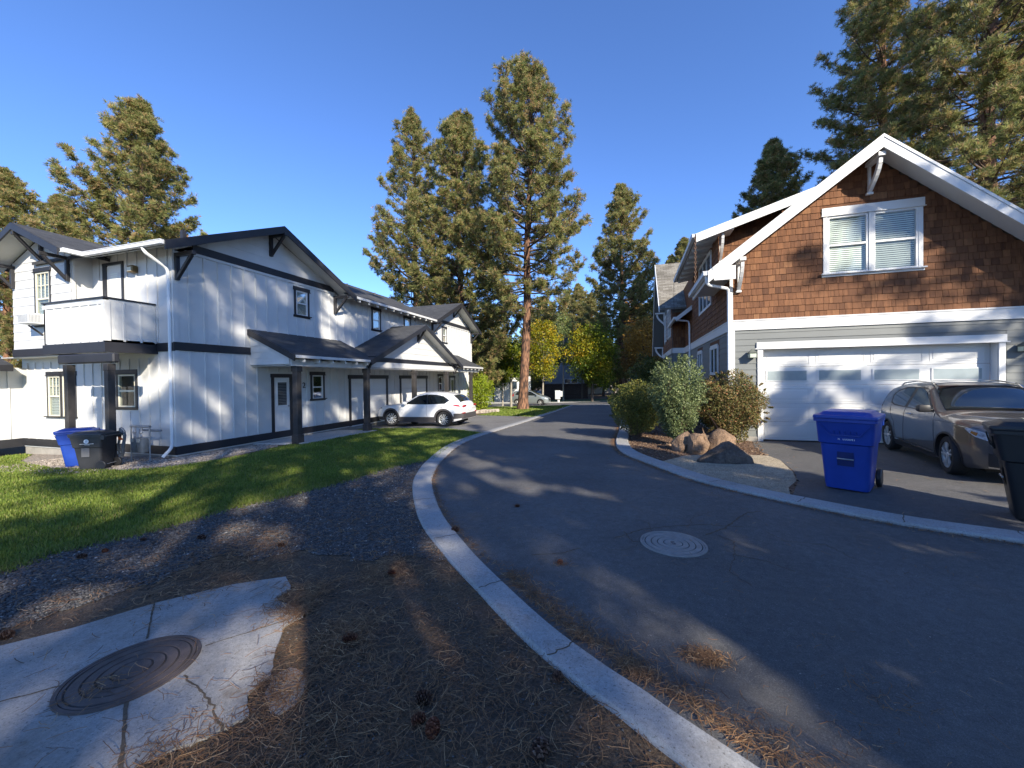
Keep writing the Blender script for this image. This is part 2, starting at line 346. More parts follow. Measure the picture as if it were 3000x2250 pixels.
sheet('lawn', fl, .008, LAWN)
sheet('lawn', quadpoly(-90, 60, YC + 8.9, YC + 19), .006, LAWN)
# right side: bed, granite pad, driveway
iE = near_idx(KRs, G(2302, 1475)); iF = near_idx(KRs, G(1829, 1258)); iG = near_idx(KRs, G(1934, 1360))
bed = KRs[iE:] + [(2.4, 30), (2.4, 11.9), (3.1, 11.9)] + GL([(2252, 1336), (2327, 1383), (2338, 1410)])
sheet('planting_bed', bed, .006, MULCH)
gp = GL([(2008, 1336), (2100, 1332), (2203, 1334), (2252, 1336), (2286, 1349), (2327, 1383), (2338, 1410), (2318, 1432)]) + KRs[iE:iG + 1]
gp = [(x + random.uniform(-.03, .03), y + random.uniform(-.03, .03)) for x, y in gp]
sheet('granite_pad', gp, .011, GRAN)
rd = [p for p in KRs[:iE + 1]]
drv = rd + GL([(2338, 1410), (2327, 1383), (2286, 1349), (2252, 1336), (2212, 1313)]) + [(3.0, 11.9), (8.2, 11.9), (8.4, 11.9), (12, 11.9), (24, 8)]
sheet('driveway', drv, .008, ASPH2)
# ------------------------------------------------------------------ concrete pad with the big cover
pp = [(-420, 2040), (0, 1898), (217, 1844), (452, 1772), (678, 1717), (836, 1693), (852, 1727), (809, 1754), (888, 1808), (827, 1844), (809, 1916), (791, 1989), (723, 2038), (723, 2102), (633, 2156), (542, 2192), (407, 2250), (200, 2420), (-300, 2600)]
PP = []
Q = GL(pp)
for i, (a, b) in enumerate(zip(Q, Q[1:] + Q[:1])):
    n = 5 if 4 < i < 17 else 2
    for k in range(n):
        j = .012 if 4 < i < 17 else 0; PP.append((a[0] + (b[0] - a[0]) * k / n + random.uniform(-j, j), a[1] + (b[1] - a[1]) * k / n + random.uniform(-j, j)))
sheet('concrete_pad', PP, .014, PAD, thick=.02)
Q2 = GL([(778, 2040), (800, 1990), (850, 1962), (893, 1985), (888, 2040), (850, 2075), (800, 2098)])
Q2 = [(x + random.uniform(-.01, .01), y + random.uniform(-.01, .01)) for x, y in smooth_line(Q2 + Q2[:1], 4)[:-1]]
sheet('concrete_pad', Q2, .008, PAD, thick=.015)
cr = MB()
def crackline(pix, w, z=.0165, wob=.012):
    P = dense(GL(pix), .035); 
    P = [(x + random.uniform(-wob, wob), y + random.uniform(-wob, wob)) for x, y in P]
    for a, b in zip(P, P[1:]):
        d = np.array(b) - np.array(a); L = np.linalg.norm(d) + 1e-6; nn = np.array([-d[1], d[0]]) / L * w * random.uniform(.6, 1.2) / 2
        cr.add([(a[0] - nn[0], a[1] - nn[1], H(*a) + z), (a[0] + nn[0], a[1] + nn[1], H(*a) + z), (b[0] + nn[0], b[1] + nn[1], H(*b) + z), (b[0] - nn[0], b[1] - nn[1], H(*b) + z)], [(0, 1, 2, 3)])
crackline([(452, 1772), (431, 1878)], .015, wob=.002); crackline([(370, 2063), (355, 2250), (350, 2330)], .018, wob=.002)
crackline([(-200, 2110), (0, 2063), (180, 2017)], .010, wob=.006); crackline([(602, 1898), (888, 1808)], .008, wob=.004)
crackline([(538, 1985), (600, 2040), (640, 2110), (650, 2150)], .012, wob=.009)
CRK = simple('dirt_filled_crack', (.10, .075, .05), .95, .3, 40)
o = cr.build('pad_joint', CRK); o['kind'] = 'structure'
# cracks in the asphalt
cr = MB()
for L, w in (([(1800, 1580), (1880, 1555), (1960, 1545), (2060, 1540), (2180, 1548)], .012), ([(2066, 1570), (2120, 1553), (2150, 1530), (2190, 1505), (2230, 1500)], .02), ([(1780, 1612), (1830, 1615), (1870, 1600)], .006),
             ([(2100, 1570), (2150, 1590), (2150, 1630), (2250, 1650), (2330, 1680)], .010), ([(1830, 1560), (1850, 1590), (1880, 1590)], .012), ([(1940, 1635), (2000, 1645), (2080, 1640)], .006), ([(2020, 1545), (2028, 1520), (2090, 1500)], .006),
             ([(1700, 1610), (1640, 1625), (1560, 1630)], .012), ([(2240, 1560), (2300, 1590), (2420, 1600), (2500, 1640)], .008), ([(2150, 1630), (2140, 1680), (2200, 1720)], .008), ([(1910, 1560), (1900, 1535), (1850, 1520)], .007)):
    crackline(L, w, .0145, .012)
o = cr.build('asphalt_crack', CRK); o['kind'] = 'structure'
# kerb joints
def joint(line, s, w=.008):
    i = near_idx(line, s); a = np.array(line[i]); d = np.array(line[min(i + 1, len(line) - 1)]) - np.array(line[max(i - 1, 0)]); d /= np.linalg.norm(d); nn = np.array([d[1], -d[0]])
    return a, d, nn
cr = MB()
for line, s, zz, hw in [(KLs, G(1448, 1731), .0362, .105), (KLs, G(1240, 1462), .0362, .155), (KLs, G(1300, 1330), .0362, .17), (KLs, G(1500, 1250), .0362, .19), (KRs, G(2350, 1475), .0562, .165), (KRs, G(2990, 1583), .0562, .165), (KRs, G(1858, 1335), .0562, .165), (KRs, G(2100, 1418), .0562, .165), (KRs, G(2660, 1535), .0562, .165), (KLs, G(1640, 1920), .0362, .105), (KLs, G(1300, 1575), .0362, .13), (KLs, G(1262, 1360), .0362, .16), (KLs, G(1380, 1288), .0362, .18)]:
    a, d, nn = joint(line, s); a0 = a - nn * hw; a1 = a + nn * hw; P = [a0 + (a1 - a0) * k / 8 + d * random.uniform(-.012, .012) for k in range(9)]
    for p, q in zip(P, P[1:]):
        e_ = d * .005; cr.add([(*(p - e_), H(*a) + zz), (*(p + e_), H(*a) + zz), (*(q + e_), H(*a) + zz), (*(q - e_), H(*a) + zz)], [(0, 1, 2, 3)])
o = cr.build('kerb_joint', CRK); o['kind'] = 'structure'
# ------------------------------------------------------------------ manhole covers
GROOVE = simple('dark_cover_groove', (.035, .03, .027), .9, .3, 30)  # darker colour for the groove floors of the lids
def cover(c, R, z, label, mat, letter, rot=0., ringmat=None):
    x, y = c; t = thing('manhole_cover', label, 'manhole cover', (x, y, H(x, y) + z), rot); sx = (H(x + .3, y) - H(x - .3, y)) / .6; sy = (H(x, y + .3) - H(x, y - .3)) / .6; t.rotation_euler = (Vector((-sx, -sy, 1)).to_track_quat('Z', 'Y').to_matrix() @ Matrix.Rotation(rot, 3, 'Z')).to_euler()
    m = MB(); prof = [(0.001, .004), (R * .12, .004)]
    for r in (.3, .5, .7, .9): prof += [(R * (r - .025), .004), (R * (r - .015), -.001), (R * (r + .01), -.001), (R * (r + .02), .004)]
    prof += [(R * .965, .004), (R * .975, -.004)]
    n = 64; vs = [(r * math.cos(2 * math.pi * j / n), r * math.sin(2 * math.pi * j / n), h) for r, h in prof for j in range(n)]
    m.add(vs, [(i * n + j, i * n + (j + 1) % n, (i + 1) * n + (j + 1) % n, (i + 1) * n + j) for i in range(len(prof) - 1) for j in range(n)])
    for i in range(len(prof) - 1):
        if prof[i][1] < 0 and prof[i + 1][1] < 0:
            for j in range(n): m.mi[i * n + j] = 1
    m.build('lid', [mat, GROOVE], t, smooth=False)
    m = MB(); m.lathe([(R * .985, -.01), (R * .985, .005), (R * 1.05, .005), (R * 1.06, -.01)], (0, 0, 0), n=64); m.f = [f for f in m.f if len(f) == 4]; m.mi = m.mi[:len(m.f)]; m.t = m.t[:len(m.f)]
    m.build('ring', ringmat or mat, t)
    if letter: text_mesh(letter, R * .36, .001, simple('dark_iron', (.06, .06, .065), .6), 'letter', t, Matrix.Translation((0, 0, .005)) @ Matrix.Rotation(0, 4, 'Z'))
    return t
IRON = simple('worn_grey_iron', (.27, .265, .25), .6, .18, 12, .25, 120, .3); RUST = simple('rusty_iron', (.105, .08, .07), .75, .35, 6, .4, 60, .2)
c2 = G(1972, 1596); cover(c2, .295, .0165, 'round grey manhole cover with concentric rings in the road surface', IRON, 'S', rad(10))
c1 = G(389, 1971); l = G(176, 2034); r_ = G(599, 1912); cover(c1, math.dist(l, r_) / 2 / 1.05, .018, 'large rusty manhole cover set in the cracked concrete pad', RUST, '', .4)
# ================================================================== building materials
WHITE = simple('white_board_paint', (.60, .60, .585), .55, .07, 1.2, .15, 90)
TRIMW = simple('white_trim_paint', (.68, .68, .665), .45, .03, 2)
DARK = simple('charcoal_trim_paint', (.022, .022, .026), .5, .15, 4, .1, 60)
SOFF = simple('soffit_paint', (.62, .61, .57), .6, .04, 2)
CREAM = simple('cream_vinyl', (.70, .66, .52), .45, .03, 3)
ROOFX = roofmat('dark_shingle_roof_y', 1, ((.036, .038, .042), (.06, .062, .066)))
ROOFY = roofmat('dark_shingle_roof_x', 0, ((.036, .038, .042), (.06, .062, .066)))
ROOFT = roofmat('tan_shingle_roof', 0, ((.13, .115, .09), (.25, .23, .19)), .13, 1.3)
ROOFG = roofmat('brown_shingle_roof', 1, ((.10, .09, .075), (.17, .155, .13)))
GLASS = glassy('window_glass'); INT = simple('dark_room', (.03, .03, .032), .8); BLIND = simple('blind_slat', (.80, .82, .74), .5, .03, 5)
GUT = simple('white_gutter', (.74, .75, .75), .35, .03, 2)
GREY = simple('grey_lap_paint', (.165, .175, .17), .6, .06, 1.5, .1, 80)
DGREY = simple('shaded_wall_grey', (.15, .16, .16), .6, .06, 1.5)  # lap grey with shade put into it, for the wing and wall backing
FROST = simple('frosted_glass', (.30, .35, .36), .3, .08, 4)
METG = simple('galvanised_metal', (.33, .34, .35), .45, .15, 8, metal=.6)
BRASS = simple('bronze_fixture', (.16, .11, .05), .4, .2, 20, metal=.6)
FOUND = simple('foundation_concrete', (.3, .28, .25), .9, .15, 5, .3, 60)
CED = tinted('cedar_shingle', [(0, (.08, .033, .016)), (.3, (.135, .056, .025)), (.65, (.19, .082, .036)), (1, (.26, .125, .056))], .75, .22, 3, .5, 26, (7, 7, .8))
def window(parent, fr, u0, u1, w0, w1, trim, cols=1, split=True, blinds=True, th=.1, muntin=0, sash=None, head=None, n0=0., sill=.06, blindtilt=.5, slats=.045):
    """double-hung window in a wall frame: trim board mesh with sash, pane and blind children"""
    sash = sash or TRIMW; head = head or th * 1.3
    m = MB(); m.fb(fr, u0 - th, u0, w0, w1, n0, n0 + .028); m.fb(fr, u1, u1 + th, w0, w1, n0, n0 + .028)
    m.fb(fr, u0 - th - .03, u1 + th + .03, w1, w1 + head, n0, n0 + .034); m.fb(fr, u0 - th - .03, u1 + th + .03, w0 - th * .8, w0, n0, n0 + .03)
    m.fb(fr, u0 - th - .05, u1 + th + .05, w0 - .02, w0 + .012, n0 + .03, n0 + .03 + sill)
    m.fb(fr, u0 - th - .05, u1 + th + .05, w1 + .004, w1 + .024, n0 + .034, n0 + .055)
    win = m.build('window', trim, parent, bevel=.004)
    m = MB(); cw = (u1 - u0) / cols; wm = (w0 + w1) / 2; s = .045
    for c in range(cols):
        a = u0 + cw * c; b = a + cw
        m.fb(fr, a, a + s, w0, w1, n0 - .05, n0 + .018); m.fb(fr, b - s, b, w0, w1, n0 - .05, n0 + .018)
        m.fb(fr, a + s, b - s, w0, w0 + s, n0 - .05, n0 + .018); m.fb(fr, a + s, b - s, w1 - s, w1, n0 - .05, n0 + .018)
        if split: m.fb(fr, a + s, b - s, wm - .025, wm + .025, n0 - .05, n0 + .012)
        if muntin:
            for k in range(1, muntin): x = a + s + (cw - 2 * s) * k / muntin; m.fb(fr, x - .01, x + .01, wm, w1 - s, n0 - .01, n0 + .008)
            m.fb(fr, a + s, b - s, (wm + w1) / 2 - .01, (wm + w1) / 2 + .01, n0 - .01, n0 + .009)
    m.build('sash', sash, win)
    m = MB(); m.add([fr.p(u0 + .02, w0 + .02, n0 - .005), fr.p(u1 - .02, w0 + .02, n0 - .005), fr.p(u1 - .02, w1 - .02, n0 - .005), fr.p(u0 + .02, w1 - .02, n0 - .005)], [(0, 1, 2, 3)]); m.build('pane', GLASS, win)
    if blinds:
        m = MB(); w = w0 + s
        while w < w1 - s:
            a = fr.p(u0 + .04, w - .012, n0 - .045); b = fr.p(u1 - .04, w - .012, n0 - .045); c = fr.p(u1 - .04, w + .026, n0 - .056); d = fr.p(u0 + .04, w + .026, n0 - .056)
            m.add([a, b, c, d], [(0, 1, 2, 3)]); w += slats
        m.build('blind', BLIND, win)
    return win
def wall_with_holes(m, fr, u0, u1, w0, w1, holes, n=0., depth=.1, mi=0):
    """flat wall face with real window openings (u0,u1,w0,w1) and dark boxes behind"""
    us = sorted({u0, u1} | {h[0] for h in holes} | {h[1] for h in holes}); us = [u for u in us if u0 <= u <= u1]
    for a, b in zip(us, us[1:]):
        cuts = sorted([(h[2], h[3]) for h in holes if h[0] < (a + b) / 2 < h[1]]); z = w0
        for c, d in cuts:
            if c > z: m.add([fr.p(a, z, n), fr.p(b, z, n), fr.p(b, c, n), fr.p(a, c, n)], [(0, 1, 2, 3)], mi)
            z = d
        if z < w1: m.add([fr.p(a, z, n), fr.p(b, z, n), fr.p(b, w1, n), fr.p(a, w1, n)], [(0, 1, 2, 3)], mi)
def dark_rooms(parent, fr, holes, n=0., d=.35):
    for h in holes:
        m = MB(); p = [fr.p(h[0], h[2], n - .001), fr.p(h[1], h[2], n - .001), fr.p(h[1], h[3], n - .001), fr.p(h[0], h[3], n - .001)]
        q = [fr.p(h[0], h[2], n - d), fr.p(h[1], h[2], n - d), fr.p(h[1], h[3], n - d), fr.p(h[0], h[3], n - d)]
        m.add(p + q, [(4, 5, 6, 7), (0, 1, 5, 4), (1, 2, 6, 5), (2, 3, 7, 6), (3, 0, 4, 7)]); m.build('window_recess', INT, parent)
def battens(m, fr, u0, u1, wf, step=.41, w=.045, skip=(), start=None):
    u = (start if start is not None else u0 + .2)
    while u < u1:
        for a, b in wf(u):
            segs = [(a, b)]
            for (s0, s1, z0, z1) in skip:
                if s0 - .02 < u + w and u < s1 + .02:
                    ns = []
                    for c, d in segs:
                        if z1 <= c or z0 >= d: ns.append((c, d)); continue
                        if z0 > c: ns.append((c, z0))
                        if z1 < d: ns.append((z1, d))
                    segs = ns
            for c, d in segs:
                if d - c > .03: m.fb(fr, u, u + w, c, d, 0, .028)
        u += step
def laps(m, fr, u0, u1, w0, w1, step, holes=(), uf=None, mi=0, n=0., proud=.014):
    """lap siding: tilted boards"""
    w = w0
    while w < w1 - .01:
        t = min(w + step, w1); a, b = (uf(w, t) if uf else (u0, u1))
        segs = [(a, b)]
        for h in holes:
            if h[2] < t - .02 and h[3] > w + .02:
                ns = []
                for c, d in segs:
                    if h[1] <= c or h[0] >= d: ns.append((c, d)); continue
                    if h[0] > c: ns.append((c, h[0]))
                    if h[1] < d: ns.append((h[1], d))
                segs = ns
        for c, d in segs:
            if d - c > .02: m.add([fr.p(c, w, n + proud), fr.p(d, w, n + proud), fr.p(d, t, n + .002), fr.p(c, t, n + .002), fr.p(c, w, n), fr.p(d, w, n)], [(0, 1, 2, 3), (0, 4, 5, 1)], mi, random.random())
        w += step
def shingles(m, fr, u0, u1, w0, w1, step=.185, holes=(), uf=None, n=0.):
    w = w0; r = random.Random(int(u0 * 10 + w0 * 7))
    while w < w1 - .01:
        t = min(w + step, w1); a, b = (uf(w, t) if uf else (u0, u1)); u = a - r.uniform(0, .15)
        while u < b:
            wd = r.choice((.08, .11, .13, .15, .17, .2)) + r.uniform(-.01, .01); c, d = max(u, a), min(u + wd, b)
            for h in holes:
                if h[2] < (w + t) / 2 < h[3]:
                    if c >= h[0] and d <= h[1]: c = d = 0
                    elif c < h[0] < d: d = h[0]
                    elif c < h[1] < d: c = h[1]
            if d - c > .015:
                p = .014 + r.uniform(0, .006); g = .003; dz = r.uniform(-.004, .004)
                m.add([fr.p(c + g, w + dz, n + p), fr.p(d - g, w + dz, n + p), fr.p(d - g, t + .02, n + .001), fr.p(c + g, t + .02, n + .001), fr.p(c + g, w + dz, n - .001), fr.p(d - g, w + dz, n - .001)], [(0, 1, 2, 3), (0, 4, 5, 1), (0, 3, 4), (1, 5, 2)], 0, min(1, max(0, r.gauss(.48, .17))))
            u += wd
        w += step
def brace(parent, base, out, top, drop, mat, s=.1, reach=.6):
    """triangular knee brace: base point on the wall, out = outward unit vector"""
    b = Vector(base); o = Vector(out); m = MB(); up = Vector((0, 0, 1)); side = o.cross(up)
    m.beam(b + up * top + o * .0, b + up * top + o * reach, s, s, up)
    m.beam(b + up * (top - drop) + o * (s / 2), b + up * (top - s / 2) + o * (s / 2), s, s, side)
    m.beam(b + up * (top - drop + s * .6) + o * s * .8, b + up * (top - s * .5) + o * (reach - s * .9), s * .8, s * .8, side)
    return m.build('bracket', mat, parent, bevel=.005)
def corbel(parent, base, out, top, drop, mat, reach=.45, w=.1):
    b = Vector(base); o = Vector(out); m = MB(); up = Vector((0, 0, 1)); side = o.cross(up)
    m.beam(b + up * top, b + up * top + o * (reach + .08), w * 1.25, .09, up); m.beam(b + up * (top - drop) + o * .025, b + up * (top - .05) + o * .025, w, .05, side)
    P = []
    for k in range(9):
        a = k / 8 * math.pi / 2; P.append((b + up * (top - drop + .03 + (drop - .1) * (1 - math.cos(a))) + o * (.05 + (reach - .06) * math.sin(a) ** 2.2)))
    for p, q in zip(P, P[1:]): m.beam(p, q, w * .85, .075, side)
    m.beam(b + up * (top - drop - .03), b + up * (top - drop - .03) + o * .1, w * 1.1, .05, up)
    return m.build('bracket', mat, parent)
def downspout(parent, pts, mat=GUT, r=.04, name='downspout'):
    m = MB(); m.tube(smooth3(pts), r, 8); return m.build(name, mat, parent, smooth=True)
def smooth3(P, n=5, rad_=.12):
    out = [Vector(P[0])]
    for a, b, c in zip(P, P[1:], P[2:]):
        a, b, c = Vector(a), Vector(b), Vector(c); r = min(rad_, (a - b).length / 2.1, (c - b).length / 2.1)
        p = b + (a - b).normalized() * r; q = b + (c - b).normalized() * r
        for k in range(n + 1): t = k / n; out.append(p * (1 - t) ** 2 + b * 2 * t * (1 - t) + q * t * t)
    return out + [Vector(P[-1])]
# ================================================================== WHITE HOUSE
XL = -11.9; YF = 7.46
WH = thing('white_house', 'two storey white board and batten house with charcoal trim behind the left lawn', 'house', (XL, YF, -2.03))
def hb(m, *a, **k):
    o = m.build(*a, parent=WHP, **k); return o
WHP = thing('tmp', 'x', 'x'); bpy.data.objects.remove(WHP); WHP = WH
WHINV = Matrix.Translation((XL, YF, -2.03)).inverted()
FX = Fr((XL, 0, 0), (0, 1, 0), (1, 0, 0)); FY = Fr((0, YF, 0), (1, 0, 0), (0, -1, 0))
ZB = -1.73; ZT = 3.62; SL = .463
ups = [(11.5, 12.03, 2.46, 3.38), (15.95, 16.48, 2.46, 3.38), (18.68, 19.2, 2.46, 3.38), (23.1, 23.62, 2.46, 3.38)]
lows = [(12.2, 12.74, -.68, .24), (22.46, 23.0, -.68, .24)]
fyh = [(-14.24, -13.5, -.68, .26), (-17.6, -16.98, -1.0, .26), (-16.86, -16.24, -1.0, .26)]
m = MB()
wall_with_holes(m, FX, YF, 27.85, -2.0, 3.9, ups + lows)
wall_with_holes(m, FY, -19.0, XL, -2.0, 3.9, fyh)
for ya, yb in ((6.95, 13.9), (21.2, 28.3)):
    yc = (ya + yb) / 2; m.add([FX.p(YF if ya < 7 else ya, 3.6, 0), FX.p(27.85 if yb > 28 else yb, 3.6, 0), FX.p(yc, 5.12, 0)], [(0, 1, 2)])
m.add([(XL, 27.85, -2), (-19, 27.85, -2), (-19, 27.85, 3.9), (XL, 27.85, 3.9)], [(0, 1, 2, 3)])
skipX = [(a - .14, b + .14, c - .12, d + .16) for a, b, c, d in ups + lows] + [(10.3, 11.3, -2, .35), (14.2, 17.1, -2, .3), (18.1, 21.0, -2, .3), (24.0, 24.9, -2, .35)]
battens(m, FX, YF, 27.8, lambda u: [(ZB, .88), (1.13, 3.62 if 13.9 < u < 21.2 else 3.64)], skip=skipX, start=YF + .36)
battens(m, FY, -18.9, XL, lambda u: [(ZB, .7), (1.13, 3.75)], skip=[(a - .1, b + .1, c - .1, d + .14) for a, b, c, d in fyh] + [(-14.9, -13.8, 1.1, 3.5)], start=-18.7)
# lap boards in the gables
for ya, yb in ((6.95, 13.9), (21.2, 28.3)):
    yc = (ya + yb) / 2
    laps(m, FX, 0, 0, 3.9, 5.05, .3, uf=lambda a, b, yc=yc: (max(YF + .02, yc - (5.2 - b) / SL + .1), min(27.8, yc + (5.2 - b) / SL - .1)), n=.003)
m.fb(FX, YF - .005, YF + .1, ZB, 3.6, .001, .024); m.fb(FY, XL - .1, XL + .024, ZB, 3.7, .001, .024)
m.fb(FX, 27.75, 27.86, ZB, 3.6, .001, .024)
m.build('wall', WHITE, WH)
dark_rooms(WH, FX, ups + lows); dark_rooms(WH, FY, fyh)
m = MB(); m.box(-19, XL - .02, YF + .03, 27.8, -2.5, -1.9); m.build('foundation', FOUND, WH)
m = MB(); m.fb(FX, YF - .03, 27.88, -1.96, ZB, 0, .032); m.build('base_board', DARK, WH)
m = MB(); m.fb(FY, -19, XL + .03, -1.96, ZB, 0, .03); m.build('base_board', DARK, WH)
m = MB(); m.fb(FX, YF - .032, 10.22, .89, 1.12, 0, .034); m.build('belt_board', DARK, WH)
m = MB(); m.fb(FY, -12.58, XL + .034, .87, 1.10, 0, .034); m.build('belt_board', DARK, WH)
for a, b in ((7.95, 13.38), (22.0, 27.4)):
    m = MB(); m.fb(FX, a, b, 3.68, 3.9, 0, .05); m.build('gable_board', DARK, WH)
    m = MB(); m.fb(FX, max(a - .2, YF + .1), b + .1, 3.6, 3.677, 0, .035); m.build('frieze', WHITE, WH)
for h in ups: window(WH, FX, *h, DARK, blinds=True, th=.09, head=.14)
for h in lows: window(WH, FX, *h, DARK, blinds=False, th=.09, head=.14)
window(WH, FY, *fyh[0], DARK, blinds=False, th=.09, head=.14, sash=CREAM)
window(WH, FY, *fyh[1], DARK, blinds=True, th=.05, head=.14, muntin=3, sash=CREAM, slats=.05); window(WH, FY, *fyh[2], DARK, blinds=True, th=.05, head=.14, muntin=3, sash=CREAM)
# doors
def halfdoor(fr, u0, u1, w0, w1, lite=True, trim=DARK):
    m = MB(); m.fb(fr, u0 - .1, u0, w0, w1 + .0, 0, .035); m.fb(fr, u1, u1 + .12, w0, w1, 0, .035); m.fb(fr, u0 - .12, u1 + .14, w1, w1 + .13, 0, .04)
    d = m.build('door', trim, WH)
    m = MB(); m.fb(fr, u0, u1, w0, w1, 0, .012); p = [(u0 + .1, (u0 + u1) / 2 - .04), ((u0 + u1) / 2 + .04, u1 - .1)]
    for a, b in p: m.fb(fr, a, b, w0 + .2, w0 + .75, .012, .02); m.fb(fr, a + .04, b - .04, w0 + .24, w0 + .71, .02, .024)
    m.build('leaf', TRIMW, d, bevel=.004)
    m = MB(); m.fb(fr, u0 + .1, u1 - .1, w0 + .95, w1 - .13, .012, .03); m.build('lite_frame', TRIMW, d)
    m = MB(); m.fb(fr, u0 + .14, u1 - .14, w0 + .99, w1 - .17, .0301, .033); m.build('pane', simple('dark_blind_glass', (.05, .055, .06), .12, .2, 3), d)
    m = MB(); w = w0 + 1.02
    while w < w1 - .2: m.fb(fr, u0 + .15, u1 - .15, w, w + .018, .0331, .035); w += .055
    m.build('blind', simple('grey_blind', (.16, .17, .17), .4), d)
    m = MB(); m.lathe([(.022, 0), (.03, .03), (.02, .06)], fr.p(u1 - .07, w0 + .95, .012), fr.N, 12); m.build('handle', METG, d, smooth=True)
halfdoor(FX, 10.5, 11.14, -1.81, .15); halfdoor(FX, 24.1, 24.74, -1.81, .15)
m = MB(); m.fb(FY, -14.8, -14.62, 1.13, 3.43, 0, .03); m.fb(FY, -13.98, -13.9, 1.13, 3.43, 0, .03); m.fb(FY, -14.8, -13.9, 3.43, 3.5, 0, .035); bd = m.build('door', DARK, WH)
m = MB(); m.fb(FY, -14.62, -13.98, 1.13, 3.4, 0, .012); m.fb(FY, -14.5, -14.1, 1.9, 3.2, .012, .02); m.build('leaf', TRIMW, bd)
m = MB(); w = 1.95
while w < 3.18: m.fb(FY, -14.44, -14.16, w, w + .03, .02, .024); w += .06
m.build('blind', BLIND, bd)
# garage doors
for g0, g1 in ((14.35, 16.9), (18.25, 20.85)):
    m = MB(); m.fb(FX, g0 - .12, g0, -1.98, .1, 0, .04); m.fb(FX, g1, g1 + .15, -1.98, .1, 0, .04); m.fb(FX, g0 - .16, g1 + .2, .1, .27, 0, .05); d = m.build('garage_door', DARK, WH)
    m = MB()
    for k in range(4): z0 = -2.02 + k * .53; m.fb(FX, g0, g1, z0 + .004, z0 + .526, .002, .022); 
    m.build('door_panel', TRIMW, d, bevel=.006)
# roofs
def roof(name, pts, th, mat, edge=None):
    m = MB(); m.slab(pts, th); return m.build(name, mat, WH)
def gable_roof(x0, x1, ya, yb, ze, zr, e=.05):
    yc = (ya + yb) / 2
    roof('roof', [(x0, ya, ze), (x1, ya, ze), (x1, yc, zr), (x0, yc, zr)], .09, ROOFY)
    roof('roof', [(x0, yc, zr), (x1, yc, zr), (x1, yb, ze), (x0, yb, ze)], .09, ROOFY)
gable_roof(-17.0, -11.26, 6.92, 14.0, ZT, 5.26); gable_roof(-17.0, -11.26, 21.2, 28.28, ZT, 5.26)
roof('roof', [(-11.28, 13.6, ZT), (-11.28, 21.5, ZT), (-14.6, 21.5, 5.18), (-14.6, 13.6, 5.18)], .08, ROOFX)
roof('roof', [(-18, 13.6, 3.6), (-14.6, 13.6, 5.18), (-14.6, 21.5, 5.18), (-18, 21.5, 3.6)], .08, ROOFX)
def rake(x, ya, yb, ze, zr, h, th, mat, name='fascia'):
    yc = (ya + yb) / 2
    for a, za, b, zb_ in ((ya, ze, yc, zr), (yc, zr, yb, ze)):
        m = MB(); m.hexa([(x - th, a, za - h), (x, a, za - h), (x, b, zb_ - h), (x - th, b, zb_ - h), (x - th, a, za - .012), (x, a, za - .012), (x, b, zb_ - .012), (x - th, b, zb_ - .012)]); m.build(name, mat, WH)
rake(-11.22, 6.88, 14.02, ZT, 5.27, .25, .04, DARK); rake(-11.22, 21.18, 28.32, ZT, 5.27, .25, .04, DARK)
# soffits under the rakes and eaves
for ya, yb in ((6.95, 14.0), (21.2, 28.25)):
    yc = (ya + yb) / 2
    for a, za, b, zb_ in ((ya, ZT, yc, 5.26), (yc, 5.26, yb, ZT)):
        m = MB(); m.slab([(XL, a, za - .1), (-11.27, a, za - .1), (-11.27, b, zb_ - .1), (XL, b, zb_ - .1)], .015); m.build('soffit', SOFF, WH)
for x0, x1, n in ((13.95, 21.2, 11),):
    m = MB(); m.box(-11.3, -11.25, x0, x1, ZT - .115, ZT - .015); m.build('fascia', WHITE, WH)
    for k in range(n):
        y = x0 + .35 + k * .63; m = MB(); m.hexa([(XL, y, ZT - .06), (-11.3, y, ZT - .22), (-11.3, y + .06, ZT - .22), (XL, y + .06, ZT - .06), (XL, y, ZT + .16), (-11.3, y, ZT - .1), (-11.3, y + .06, ZT - .1), (XL, y + .06, ZT + .16)]); m.build('rafter_tail', WHITE, WH)
for y in (7.53, 10.46, 13.45, 21.7, 24.72, 27.7):
    z = 5.0 if y in (10.46, 24.72) else 3.5; brace(WH, (XL, y, 0), (1, 0, 0), z - .02, .68, DARK, .1, .72)
# wing facing the viewer with gable
WY = 7.0; FWg = Fr((0, WY, 0), (1, 0, 0), (0, -1, 0)); ha = [(-17.0, -16.32, 1.75, 3.32)]
m = MB(); wall_with_holes(m, FWg, -18.2, -15.3, 1.05, 3.7, ha); m.add([FWg.p(-18.2, 3.7, 0), FWg.p(-15.3, 3.7, 0), FWg.p(-16.6, 4.4, 0)], [(0, 1, 2)])
laps(m, FWg, -18.2, -15.3, 1.08, 3.7, .26, holes=[(-17.06, -16.26, 1.69, 3.45)]); laps(m, FWg, 0, 0, 3.66, 4.35, .26, uf=lambda a, b: (-16.6 - (4.42 - b) / .46, -16.6 + (4.42 - b) / .5))
m.add([(-15.3, WY, 1.05), (-15.3, YF, 1.05), (-15.3, YF, 3.75), (-15.3, WY, 3.75)], [(0, 1, 2, 3)]); m.add([(-18.2, WY, 1.05), (-18.2, YF, 1.05), (-18.2, YF, 3.75), (-18.2, WY, 3.75)], [(0, 1, 2, 3)])
m.add([(-18.2, WY, 1.05), (-15.3, WY, 1.05), (-15.3, YF, 1.05), (-18.2, YF, 1.05)], [(0, 1, 2, 3)])
m.box(-15.3, -15.27, WY + .02, WY + .07, 1.1, 3.6); m.build('wall', WHITE, WH)
dark_rooms(WH, FWg, ha); window(WH, FWg, *ha[0], DARK, blinds=True, th=.055, head=.13, muntin=3, sash=CREAM)
m = MB(); m.box(-18.24, -15.26, WY - .03, YF, .85, 1.07); m.build('belt_board', DARK, WH)
